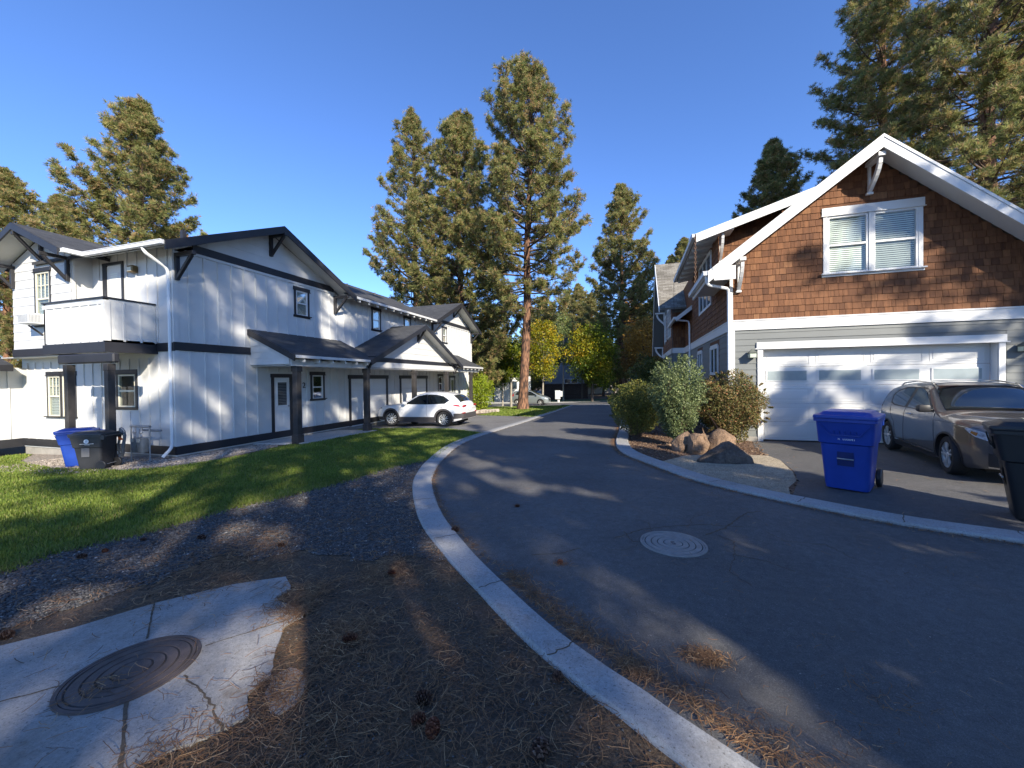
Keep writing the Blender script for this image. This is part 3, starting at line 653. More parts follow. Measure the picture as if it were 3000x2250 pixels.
for a, b, c, d in ((-14.5, 3.62, -16.6, 4.55), (-18.7, 3.62, -16.6, 4.55)):
    m = MB(); q = [(a, 6.4, b), (a, 9.2, b), (c, 9.2, d), (c, 6.4, d)]; q = q if a > c else q[::-1]; m.slab(q, .08); m.build('roof', ROOFX, WH)
    m = MB(); m.hexa([(a, 6.36, b - .2), (c, 6.36, d - .2), (c, 6.4, d - .2), (a, 6.4, b - .2), (a, 6.36, b - .01), (c, 6.36, d - .01), (c, 6.4, d - .01), (a, 6.4, b - .01)]); m.build('fascia', DARK, WH)
    m = MB(); q = [(a, 6.41, b - .1), (a, WY, b - .1), (c, WY, d - .1), (c, 6.41, d - .1)]; m.slab(q if a > c else q[::-1], .012); m.build('soffit', SOFF, WH)
for x, z in ((-16.6, 4.3), (-15.38, 3.62), (-18.1, 3.62)): brace(WH, (x, WY, 0), (0, -1, 0), z - .04, .65, DARK, .09, .62)
m = MB(); m.tube([(-17.9, 7.2, .9), (-17.8, 7.2, .9)], .02); 
# window air conditioner
m = MB(); m.box(-16.92, -16.4, WY - .42, WY - .02, 1.75, 2.05); ac = m.build('air_conditioner', TRIMW, WH, bevel=.015)
m = MB()
for k in range(9): m.box(-16.925, -16.395, WY - .40 + k * .028, WY - .388 + k * .028, 1.79, 2.01)
for k in range(12): m.box(-16.9 + k * .042, -16.885 + k * .042, WY - .426, WY - .42, 1.79, 2.01)
m.build('vent_slot', METG, ac)
m = MB(); m.beam((-16.7, WY, 1.45), (-16.7, WY - .3, 1.72), .04, .04); m.build('support_arm', DARK, ac)
# gutters
def gutter(pts, name='gutter', h=.11, w=.11, parent=WH):
    m = MB()
    for a, b in zip(pts, pts[1:]): m.beam(a, b, w, h); m.beam(Vector(a) + Vector((0, 0, h / 2 - .01)), Vector(b) + Vector((0, 0, h / 2 - .01)), w + .03, .025)
    return m.build(name, GUT, parent, bevel=.008)
gutter([(-11.28, 6.86, 3.56), (-14.44, 6.86, 3.56)]); gutter([(-14.44, 6.86, 3.56), (-14.44, 6.42, 3.56)])
downspout(WH, [(-12.05, 6.86, 3.5), (-12.02, 6.9, 3.38), (-11.98, 7.37, 3.1), (-11.98, 7.40, 2.9), (-11.98, 7.4, -1.75), (-12.0, 7.18, -1.98)])
m = MB(); m.box(-14.3, -14.18, 9.2, 9.32, 4.4, 5.05); m.build('vent_pipe', DARK, WH)
for y in (14.4, 16.4, 18.6): m = MB(); m.lathe([(.045, 0), (.045, .28)], (-13.7, y, 4.6), n=10); m.build('vent_pipe', simple('grey_vent', (.12, .12, .12), .6), WH)
# soffit slab under the main eaves on the corner side
m = MB(); m.slab([(-14.4, 6.95, 3.5), (-11.28, 6.95, 3.5), (-11.28, YF, 3.74), (-14.4, YF, 3.74)], .015); m.build('soffit', SOFF, WH)
# balcony
BX0, BX1, BY = -15.12, -12.58, 6.35
m = MB(); m.box(BX0, BX1, BY, BY + .08, 1.06, 2.14); m.box(BX1 - .08, BX1, BY, YF, 1.06, 2.14); m.box(BX0, BX0 + .08, BY, YF, 1.06, 2.14)
x = BX0 + .1
while x < BX1: m.box(x, x + .045, BY - .018, BY, 1.08, 2.1); x += .36
for y in (BY + .36, BY + .72, BY + 1.05): m.box(BX1, BX1 + .018, y, y + .045, 1.08, 2.1)
m.box(BX1 - .1, BX1 + .02, BY - .02, BY + .1, 1.08, 2.1); m.box(BX0, BX1, BY + .08, YF, 1.06, 1.12); m.box(BX0 - .02, BX1 + .022, BY - .022, BY + .02, 2.0, 2.1)
bal = m.build('balcony', WHITE, WH)
m = MB(); m.box(BX0 - .03, BX1 + .03, BY - .04, BY + .1, 2.14, 2.18); m.box(BX1 - .1, BX1 + .03, BY + .1, YF, 2.14, 2.18); m.build('cap_rail', DARK, bal)
m = MB(); m.box(BX0 - .02, BX1 + .03, BY - .03, BY + .05, .8, 1.05); m.box(BX1 - .05, BX1 + .03, BY + .05, YF, .8, 1.05); m.box(BX0 - .02, BX0 + .05, BY + .05, YF, .8, 1.05); m.build('rim_board', DARK, bal)
m = MB(); m.box(BX0, BX1, BY + .05, YF, .86, .88); m.build('soffit', SOFF, bal)
m = MB(); m.box(-14.33, -12.1, 6.24, 6.38, .52, .76); m.build('porch_beam', DARK, WH, bevel=.03)
def post(x, y, z0, z1, s=.26, base=.34, bh=.35, cap=True):
    m = MB(); m.box(x - s / 2, x + s / 2, y - s / 2, y + s / 2, z0, z1); 
    m.box(x - base / 2, x + base / 2, y - base / 2, y + base / 2, z0, z0 + bh)
    if cap: m.box(x - base / 2 + .01, x + base / 2 - .01, y - base / 2 + .01, y + base / 2 - .01, z1 - .18, z1 - .002)
    return m.build('porch_post', simple('weathered_dark_post', (.04, .036, .034), .6, .3, 5, .2, 50), WH, bevel=.008)
post(-12.36, 6.3, -2.05, .5, .15, .19, .3); post(-13.97, 6.3, -2.05, .5, .15, .19, .3)
# low wing at the far left
m = MB(); m.box(-24, -19.0, 1.5, YF, -2.0, .55)
FL = Fr((-19.0, 0, 0), (0, 1, 0), (1, 0, 0)); battens(m, FL, 1.6, YF, lambda u: [(ZB, .5)], start=1.8); m.build('wall', WHITE, WH)
m = MB(); m.fb(FL, 1.45, YF, -2.0, ZB, 0, .03); m.build('base_board', DARK, WH)
m = MB(); m.slab([(-18.3, .8, .62), (-18.3, 7.0, .62), (-21.5, 7.0, 1.7), (-21.5, .8, 1.7)], .1); m.build('roof', ROOFX, WH)
m = MB(); m.box(-18.34, -18.29, .8, 7.0, .42, .61); m.build('fascia', DARK, WH)
m = MB(); m.slab([(-19.0, 7.0, .85), (-15.3, 7.0, .85), (-15.3, YF, .85), (-19, YF, .85)], .02); m.build('soffit', SOFF, WH)
for k in range(5): m = MB(); m.box(-19, -18.34, 2.2 + k, 2.26 + k, .38, .5); m.build('rafter_tail', WHITE, WH)
# front porch roof
PX = -10.0
for a, b in ((9.6, 13.75), (21.35, 25.4)):
    m = MB(); m.slab([(PX, a, .84), (PX, b, .84), (XL, b, 1.72), (XL, a, 1.72)], .08); m.build('porch_roof', ROOFX, WH)
for y in (9.6, 25.4):
    m = MB(); s = .04; m.hexa([(XL, y - s, 1.52), (PX, y - s, .64), (PX, y, .64), (XL, y, 1.52), (XL, y - s, 1.71), (PX, y - s, .83), (PX, y, .83), (XL, y, 1.71)]); m.build('fascia', DARK, WH)
for a, b in ((9.62, 13.3), (21.9, 25.36)):
    m = MB(); m.box(PX, PX + .03, a, b, .74, .83); m.build('fascia', WHITE, WH)
    y = a + .35
    while y < b: m = MB(); m.hexa([(PX - .45, y, .68), (PX - .02, y, .62), (PX - .02, y + .05, .62), (PX - .45, y + .05, .68), (PX - .45, y, .9), (PX - .02, y, .72), (PX - .02, y + .05, .72), (PX - .45, y + .05, .9)]); m.build('rafter_tail', WHITE, WH); y += .62
zc = lambda y: 0
for a, za, b, zb_ in ((13.2, .84, 17.55, 2.78), (17.55, 2.78, 21.9, .84)):
    q = [(XL, a, za), (PX + .06, a, za), (PX + .06, b, zb_), (XL, b, zb_)]; m = MB(); m.slab(q, .08); m.build('porch_roof', ROOFY, WH)
    m = MB(); m.hexa([(PX + .06, a, za - .22), (PX + .1, a, za - .22), (PX + .1, b, zb_ - .22), (PX + .06, b, zb_ - .22), (PX + .06, a, za - .005), (PX + .1, a, za - .005), (PX + .1, b, zb_ - .005), (PX + .06, b, zb_ - .005)]); m.build('fascia', DARK, WH)
    m = MB(); m.slab([(-10.6, a, za - .09), (PX + .05, a, za - .09), (PX + .05, b, zb_ - .09), (-10.6, b, zb_ - .09)], .012); m.build('soffit', SOFF, WH)
GX = -10.45; FG = Fr((GX, 0, 0), (0, 1, 0), (1, 0, 0))
m = MB(); m.fq(FG, [(13.6, .95), (21.5, .95), (17.55, 2.7)], -.05, 0); laps(m, FG, 0, 0, 1.0, 2.6, .3, uf=lambda a, b: (17.55 - (2.7 - b) / .446, 17.55 + (2.7 - b) / .446)); m.build('gable_wall', WHITE, WH)
m = MB(); m.fb(FG, 14.0, 21.0, .8, 1.0, 0, .06); m.build('gable_board', DARK, WH)
m = MB(); m.fb(FG, 13.3, 21.6, .56, .795, -.05, .1); m.build('porch_beam', WHITE, WH)
m = MB(); m.box(-10.5, -10.25, 9.7, 13.3, .5, .7); m.build('porch_beam', WHITE, WH)
m = MB(); m.box(-10.5, -10.25, 21.6, 25.2, .5, .7); m.build('porch_beam', WHITE, WH)
FP = Fr((0, 9.66, 0), (1, 0, 0), (0, -1, 0)); m = MB(); m.fq(FP, [(XL, .55), (-10.3, .55), (-10.3, .8), (XL, 1.55)], -.04, 0); laps(m, FP, 0, 0, .56, 1.4, .2, uf=lambda a, b: (XL, min(-10.3, -10.3 - (b - .8) / .47))); m.build('gable_wall', WHITE, WH)
m = MB(); m.slab([(XL, 9.7, .53), (-10.3, 9.7, .53), (-10.3, 25.2, .53), (XL, 25.2, .53)], .02); m.build('soffit', SOFF, WH)
for y in (13.5, 17.55, 21.6): brace(WH, (GX + .02, y, 0), (1, 0, 0), .95 if y != 17.55 else 2.5, .62 if y != 17.55 else .55, DARK, .1, .46)
for y in (9.97, 13.4, 17.0, 20.5, 24.0): post(-10.33, y, H(-10.33, y) - .02, .5, .19, .26, .33)
# fixtures on the house
lampm = NT('amber_lamp'); lampm.b.inputs['Emission Color'].default_value = (1, .45, .1, 1); lampm.b.inputs['Emission Strength'].default_value = 2; lampm.base((.8, .4, .1)); lampm = lampm.m
m = MB(); m.fb(FX, 11.5, 11.6, .05, .28, .0, .09); wl = m.build('wall_lamp', BRASS, WH, bevel=.01); m = MB(); m.fb(FX, 11.51, 11.59, .09, .22, .09, .094); m.build('lens', lampm, wl)
m = MB(); m.fb(FY, -13.5, -13.28, 3.1, 3.3, 0, .16); wl = m.build('wall_lamp', BRASS, WH, bevel=.02); m = MB(); m.fb(FY, -13.47, -13.31, 3.13, 3.24, .16, .165); m.build('lens', CREAM, wl)
text_mesh('2', .3, .008, DARK, 'house_number', WH, Matrix(((0, 0, 1, XL + .03), (1, 0, 0, 11.78), (0, 1, 0, -.15), (0, 0, 0, 1))))
# parent offset fix: children were built in world space
for o in kids(WH): o.matrix_parent_inverse = WHINV
# ================================================================== SHINGLED HOUSE
YR = 11.9; XR = 2.5
RH = thing('shingled_house', 'brown cedar shingled house with white trim and a two car garage on the right', 'house', (XR, YR, -1.72)); RINV = Matrix.Translation((XR, YR, -1.72)).inverted()
FR = Fr((0, YR, 0), (1, 0, 0), (0, -1, 0)); FS = Fr((XR, 0, 0), (0, 1, 0), (-1, 0, 0))
gw = [(4.68, 5.52, 2.56, 4.0), (5.6, 6.5, 2.56, 4.0)]; gate = (3.25, 7.95, -1.8, .73)
allh = [(4.68, 6.5, 2.56, 4.0)]
AX, AZ = 5.53, 5.42; sl, sr = .765, .87
lim = lambda w, t: (max(XR + .03, AX - (AZ - (w + t) / 2) / sl + .02), AX + (AZ - (w + t) / 2) / sr - .02)
m = MB(); wall_with_holes(m, FR, XR, 11.5, -1.75, 1.5, [gate]); m.build('wall', DGREY, RH)
m = MB(); wall_with_holes(m, FR, XR, 8.7, 1.5, 2.6, allh); wall_with_holes(m, FR, 2.8, 8.3, 2.6, 3.0, allh); wall_with_holes(m, FR, 3.7, 7.2, 3.0, 4.3, allh)
m.add([FR.p(XR, 2.6, 0), FR.p(2.8, 2.6, 0), FR.p(2.8, 3.1, 0)], [(0, 1, 2)]); m.add([FR.p(2.6, 2.9, 0), FR.p(3.7, 2.9, 0), FR.p(3.7, 4.0, 0)], [(0, 1, 2)]); m.add([FR.p(7.2, 3.0, 0), FR.p(8.4, 2.9, 0), FR.p(7.2, 3.95, 0)], [(0, 1, 2)])
m.add([FR.p(XR, 2.6, 0), FR.p(2.8, 2.6, 0), FR.p(2.8, 3.1, 0)], [(0, 1, 2)]); m.add([FR.p(2.8, 2.9, -.001), FR.p(9, 2.6, -.001), FR.p(AX, 5.35, -.001)], [(0, 1, 2)]) if False else None
m.add([FR.p(4.0, 4.3, 0), FR.p(6.8, 4.3, 0), FR.p(AX, AZ - .05, 0)], [(0, 1, 2)])
m.add([(XR, YR, -1.75), (XR, 30, -1.75), (XR, 30, 4.6), (XR, YR + 2.2, 4.6), (XR, YR + 2.2, 2.9), (XR, YR, 2.9)], [(0, 1, 2, 3, 4, 5)])
m.t = [.35] * len(m.f); m.build('wall', CED, RH)
m = MB(); laps(m, FR, XR + .03, 11.5, -1.6, 1.24, .162, holes=[(3.12, 8.1, -1.8, .92)]); m.build('lap_siding', GREY, RH)
sidew = [(14.6, 17.05, 2.5, 4.1), (13.45, 14.8, .15, .95), (16.5, 17.6, .15, .95)]
m = MB(); laps(m, FS, YR + .03, 21.6, -1.6, 1.24, .162, holes=[(a - .1, b + .1, c - .1, d + .15) for a, b, c, d in sidew[1:]]); m.build('lap_siding', GREY, RH)
m = MB(); shingles(m, FR, 0, 0, 1.5, 5.4, .165, holes=[(4.58, 6.6, 2.42, 4.25)], uf=lim); m.build('shingle_siding', CED, RH)
m = MB(); shingles(m, FS, YR + .03, 21.65, 1.5, 2.75, .165, holes=[(14.5, 17.15, 2.4, 9)]); shingles(m, FS, 13.4, 19.2, 2.75, 4.3, .165, holes=[(14.5, 17.15, 2.0, 9)]); m.build('shingle_siding', CED, RH)
for a, b, fr in ((XR - .03, 11.5, FR), (YR + .001, 21.7, FS)):
    m = MB(); m.fb(fr, a, b, 1.24, 1.48, 0, .04); m.fb(fr, a, b, 1.48, 1.515, 0, .055); m.build('belt_board', TRIMW, RH)
m = MB(); m.box(XR - .03, XR + .09, YR - .03, YR + .02, -1.7, 1.235); m.box(XR - .03, XR - .002, YR + .02, YR + .1, -1.7, 1.235); m.box(XR - .025, XR + .05, YR - .025, YR + .02, 1.52, 2.75); m.build('corner_board', TRIMW, RH)
# garage door
m = MB(); m.fb(FR, 3.12, 3.25, -1.76, .73, 0, .04); m.fb(FR, 7.95, 8.07, -1.76, .73, 0, .04); m.fb(FR, 3.10, 8.09, .73, .9, 0, .045); m.fb(FR, 3.06, 8.13, .712, .74, .045, .07)
m.fb(FR, 3.20, 3.25, -1.72, .73, -.2, -.001); m.fb(FR, 7.95, 8.0, -1.72, .73, -.2, -.001); m.fb(FR, 3.25, 7.95, .73, .76, -.2, -.001)
gd = m.build('garage_door', TRIMW, RH, bevel=.004)
DPN = -.2
for k in range(5):
    z0 = -1.70 + k * .487; m = MB(); m.fb(FR, 3.25, 7.95, z0 + .003, z0 + .484, DPN - .04, DPN)
    for c in range(4):
        u0 = 3.34 + c * 1.165; u1 = u0 + 1.03
        if k == 3: m.fb(FR, u0 + .03, u1 - .03, z0 + .1, z0 + .40, DPN, DPN + .018)
        else:
            for (p, q, r, s_) in ((u0, u1, z0 + .07, z0 + .085), (u0, u1, z0 + .40, z0 + .415), (u0, u0 + .015, z0 + .085, z0 + .40), (u1 - .015, u1, z0 + .085, z0 + .40)): m.fb(FR, p, q, r, s_, DPN, DPN + .008)
            m.fb(FR, u0 + .06, u1 - .06, z0 + .13, z0 + .355, DPN, DPN + .007)
    p = m.build('door_panel', TRIMW, gd, bevel=.003)
    if k == 3:
        for c in range(4):
            u0 = 3.34 + c * 1.165; m = MB(); m.fb(FR, u0 + .07, u0 + .96, z0 + .125, z0 + .375, DPN + .0181, DPN + .021); m.build('pane', FROST, gd)
m = MB(); m.fb(FR, 3.25, 7.95, -1.735, -1.7, DPN - .03, DPN + .005); m.build('bottom_seal', DARK, gd)
m = MB(); m.box(3.05, 8.1, YR - .12, YR + .3, -1.76, -1.735); m.build('door_sill', CONC, RH)
m = MB(); m.box(XR - .06, 3.11, YR - .05, YR + .2, -1.8, -1.6); m.box(XR - .06, XR, YR, 21, -1.95, -1.6); m.build('foundation', FOUND, RH)
dark_rooms(RH, FR, [(4.68, 6.5, 2.56, 4.0)], d=.4); w = window(RH, FR, 4.68, 5.53, 2.56, 4.0, TRIMW, th=.09, head=.22, slats=.05); window(RH, FR, 5.62, 6.5, 2.56, 4.0, TRIMW, th=.09, head=.22, slats=.05, n0=.002)
m = MB(); m.fb(FR, 5.53, 5.62, 2.56, 4.0, .03, .036); m.build('mullion', TRIMW, RH)
def flatwin(fr, u0, u1, w0, w1, cols=2, parent=RH, th=.09, name='window', mun=False):
    m = MB(); m.fb(fr, u0 - th, u0, w0 - th, w1 + th, 0, .04); m.fb(fr, u1, u1 + th, w0 - th, w1 + th, 0, .04); m.fb(fr, u0, u1, w1, w1 + th * 1.5, 0, .04); m.fb(fr, u0, u1, w0 - th, w0, 0, .04)
    c = (u1 - u0) / cols
    for k in range(1, cols): m.fb(fr, u0 + c * k - .04, u0 + c * k + .04, w0, w1, 0, .035)
    if mun:
        for k in range(1, 4): z = w0 + (w1 - w0) * k / 4; m.fb(fr, u0, u1, z - .015, z + .015, .012, .02)
    o = m.build(name, TRIMW, parent); m = MB(); m.fb(fr, u0, u1, w0, w1, 0, .012); m.build('pane', simple('dark_reflective_glass', (.03, .045, .06), .05, .2, 2), o); return o
flatwin(FS, 14.65, 17.0, 2.5, 4.15, 3); flatwin(FS, 13.6, 14.7, .15, .9, 2); flatwin(FS, 16.6, 17.5, .15, .9, 2)
# roofs
def rslab(pts, mat=ROOFG, th=.09, name='roof'):
    m = MB(); m.slab(pts, th); return m.build(name, mat, RH)
def fasc(p0, p1, h, mat=TRIMW, n=(0, -1, 0), th=.04, name='fascia', dz=-.01):
    p0 = Vector(p0); p1 = Vector(p1); n_ = Vector(n) * th; H_ = Vector((0, 0, h)); d = Vector((0, 0, dz)); m = MB()
    m.hexa([p0 + d - H_ + n_, p1 + d - H_ + n_, p1 + d - H_, p0 + d - H_, p0 + d + n_, p1 + d + n_, p1 + d, p0 + d]); return m.build(name, mat, RH)
RY0 = 11.3; zl = AZ + .15 - sl * (AX - 1.85); ztop = AZ + .15
rslab([(1.85, RY0, zl), (AX, RY0, ztop), (AX, 14.2, ztop), (1.85, 14.2, zl)]); rslab([(AX, RY0, ztop), (11.4, RY0, ztop - sr * (11.4 - AX)), (11.4, 22.8, ztop - sr * (11.4 - AX)), (AX, 22.8, ztop)])
rslab([(1.85, 19.3, zl), (AX, 19.3, ztop), (AX, 22.8, ztop), (1.85, 22.8, zl)])
rslab([(1.85, 13.3, 4.42), (AX, 13.3, ztop - .02), (AX, 19.3, ztop - .02), (1.85, 19.3, 4.42)])
fasc((1.85, RY0, zl), (AX, RY0, ztop), .3); fasc((AX, RY0, ztop), (11.4, RY0, ztop - sr * (11.4 - AX)), .3)
fasc((1.95, RY0 - .04, zl + .08), (AX, RY0 - .04, ztop), .07, th=.015); fasc((AX, RY0 - .04, ztop), (11.4, RY0 - .04, ztop - sr * (11.4 - AX)), .07, th=.015)
fasc((1.85, 13.3, 4.42), (AX, 13.3, ztop - .02), .26); fasc((1.85, 19.3, zl), (AX, 19.3, ztop), .2)
for a, b, c, d in ((1.87, zl, AX, ztop), ): m = MB(); m.slab([(a, RY0 + .01, b - .1), (c, RY0 + .01, d - .1), (c, YR, d - .1), (a, YR, b - .1)], .02); m.slab([(AX, RY0 + .01, ztop - .1), (11.3, RY0 + .01, ztop - .1 - sr * (11.3 - AX)), (11.3, YR, ztop - .1 - sr * (11.3 - AX)), (AX, YR, ztop - .1)], .02); m.build('soffit', TRIMW, RH)
m = MB(); m.slab([(1.87, RY0 + .05, zl - .1), (XR, RY0 + .05, zl - .1), (XR, 14.2, zl - .1), (1.87, 14.2, zl - .1)], .02); m.box(1.86, 1.9, RY0, 14.2, zl - .22, zl - .09); m.box(2.0, XR, RY0 + .02, RY0 + .06, zl - .25, zl + .1); m.build('soffit', TRIMW, RH)
m = MB(); m.slab([(1.87, 13.32, 4.32), (XR + .4, 13.32, 4.46), (XR + .4, 19.28, 4.46), (1.87, 19.28, 4.32)], .02)
for k in range(8): y = 13.7 + k * .75; m.hexa([(1.9, y, 4.2), (XR, y, 4.3), (XR, y + .07, 4.3), (1.9, y + .07, 4.2), (1.9, y, 4.3), (XR, y, 4.42), (XR, y + .07, 4.42), (1.9, y + .07, 4.3)])
m.build('soffit', TRIMW, RH)
# dormer front wall
FD = Fr((0, 13.9, 0), (1, 0, 0), (0, -1, 0)); m = MB(); m.fq(FD, [(XR, 2.8), (5.6, 2.8), (5.6, 5.4), (XR, 4.4)], -.05, -.01); m.build('dormer_wall', CED, RH)
m = MB(); shingles(m, FD, 0, 0, 2.8, 5.3, .165, uf=lambda w, t: (max(XR, 1.95 + (w - 4.3) / .33 + .1) if w > 4.3 else XR, 5.5)); m.build('shingle_siding', CED, RH)
corbel(RH, (2.62, 13.9, 0), (0, -1, 0), 4.45, .8, TRIMW, .45, .12); corbel(RH, (2.68, YR, 0), (0, -1, 0), 3.02, .72, TRIMW, .45, .11); corbel(RH, (AX, YR, 0), (0, -1, 0), 5.15, .68, TRIMW, .5, .11)
m = MB(); m.slab([(XR, 19.3, 2.5), (XR + .5, 19.3, 2.5), (XR + .5, 22, 2.5), (XR, 22, 2.5)], .01)
gutter([(1.79, RY0 - .02, zl - .06), (1.79, 14.2, zl - .06)], parent=RH); gutter([(1.79, 13.28, 4.36), (1.79, 19.3, 4.36)], parent=RH); gutter([(1.79, 19.28, zl - .06), (1.79, 22.8, zl - .06)], parent=RH)
downspout(RH, [(1.82, RY0 + .1, zl - .1), (1.85, RY0 + .12, 2.42), (2.42, YR - .1, 2.36), (2.44, YR - .05, 2.2), (2.44, YR - .05, -1.7)])
downspout(RH, [(1.82, 19.34, zl - .1), (1.85, 19.36, 2.62), (2.4, 19.5, 2.55), (2.42, 19.5, 2.3), (2.42, 19.5, -1.8)])
# rain chain
m = MB()
for k in range(22):
    z = 4.28 - k * .073
    P = [(1.79 + .028 * math.cos(a) * (k % 2), 13.05 + .028 * math.cos(a) * (1 - k % 2), z + .045 * math.sin(a)) for a in [j * math.pi / 4 for j in range(9)]]; m.tube(P, .010, 5, cap=False)
m.build('rain_chain', simple('brown_chain', (.16, .09, .05), .5, .2, 20), RH)
m = MB(); m.tube([(1.75, 19.3, 4.3), (1.75, 19.3, 2.8)], .008, 5); m.build('rain_chain', DARK, RH)
m = MB(); m.tube([(1.6, 21.4, 3.6), (1.6, 22.4, 3.6)], .012, 6); m.tube([(1.6, 21.9, 3.3), (1.6, 21.9, 4.0)], .012, 6); m.build('antenna', DARK, RH)
# recess wall and far wing
FRc = Fr((0, 21.7, 0), (1, 0, 0), (0, -1, 0)); FWn = Fr((1.88, 0, 0), (0, 1, 0), (-1, 0, 0))
m = MB(); m.box(1.88, 6, 21.75, 28.4, -2.2, 1.9); m.fq(FWn, [(21.75, 1.9), (28.4, 1.9), (28.4, 2.1), (24.9, 6.3), (21.75, 3.55)], -.02, -.01); m.box(1.9, 6, 21.75, 21.8, 1.9, 3.6); m.build('wall', DGREY, RH)
m = MB(); shingles(m, FRc, 1.9, XR + .1, 1.5, 3.3, .185); shingles(m, FWn, 21.72, 28.4, 1.5, 3.6, .185, holes=[(22.3, 24.3, 2.1, 9), (25.9, 27.7, 2.1, 9)], uf=lambda w, t: (21.72, min(28.4, 28.4 - (w - 2.1) / 1.2 if w > 2.1 else 28.4))); m.build('shingle_siding', CED, RH)
m = MB(); m.fb(FWn, 21.66, 28.42, 1.24, 1.5, 0, .04); m.fb(FRc, 1.84, XR, 1.24, 1.5, 0, .04); m.build('belt_board', TRIMW, RH)
m = MB(); laps(m, FWn, 21.72, 28.4, -1.9, 1.24, .162); laps(m, FRc, 1.9, XR, -1.9, 1.24, .162); m.build('lap_siding', GREY, RH)
m = MB(); laps(m, FWn, 0, 0, 3.6, 6.2, .162, uf=lambda a, b: (24.9 - (6.35 - b) / .86 + .05, 24.9 + (6.35 - b) / 1.2 - .05)); m.build('lap_siding', GREY, RH)
flatwin(FWn, 22.4, 24.2, 2.25, 3.7, 3, mun=True); flatwin(FWn, 25.3, 26.7, 2.25, 3.6, 3, mun=True)
rslab([(1.25, 21.2, 3.5), (9, 21.2, 3.5), (9, 24.9, 6.7), (1.25, 24.9, 6.7)], ROOFT); rslab([(1.25, 24.9, 6.7), (9, 24.9, 6.7), (9, 29.1, 1.6), (1.25, 29.1, 1.6)], ROOFT)
fasc((1.25, 21.2, 3.5), (1.25, 24.9, 6.7), .2, n=(-1, 0, 0), mat=TRIMW); fasc((1.25, 24.9, 6.7), (1.25, 29.1, 1.6), .2, n=(-1, 0, 0), mat=TRIMW)
m = MB(); m.slab([(1.26, 24.9, 6.58), (1.88, 24.9, 6.58), (1.88, 29.0, 1.55), (1.26, 29.0, 1.55)], .02); m.build('soffit', DGREY, RH)
for y, z in ((26.6, 4.05), (28.3, 2.0)): corbel(RH, (1.88, y, 0), (-1, 0, 0), z, .7, TRIMW, .48, .12)
# garage lamps
for x, lab in ((2.98, 0), (8.35, 1)):
    m = MB(); y = YR - .12; s = .085; m.box(x - s, x + s, y - s, y + s, .49, .62); m.add([(x - s - .02, y - s - .02, .62), (x + s + .02, y - s - .02, .62), (x + s + .02, y + s + .02, .62), (x - s - .02, y + s + .02, .62), (x, y, .73)], [(0, 1, 4), (1, 2, 4), (2, 3, 4), (3, 0, 4), (3, 2, 1, 0)]); m.box(x - .04, x + .04, y + s, YR, .52, .66)
    wl = m.build('wall_lamp', simple('grey_green_fixture', (.12, .13, .11), .5), RH); m = MB(); m.box(x - s + .015, x + s - .015, y - s - .004, y - s, .5, .6); m.build('lens', simple('lamp_glass', (.55, .62, .5), .2), wl)
    m = MB(); m.box(x - s - .004, x - s, y - s + .015, y + s - .015, .5, .6); m.build('lens', simple('lamp_glass', (.55, .62, .5), .2), wl)
for o in kids(RH): o.matrix_parent_inverse = RINV
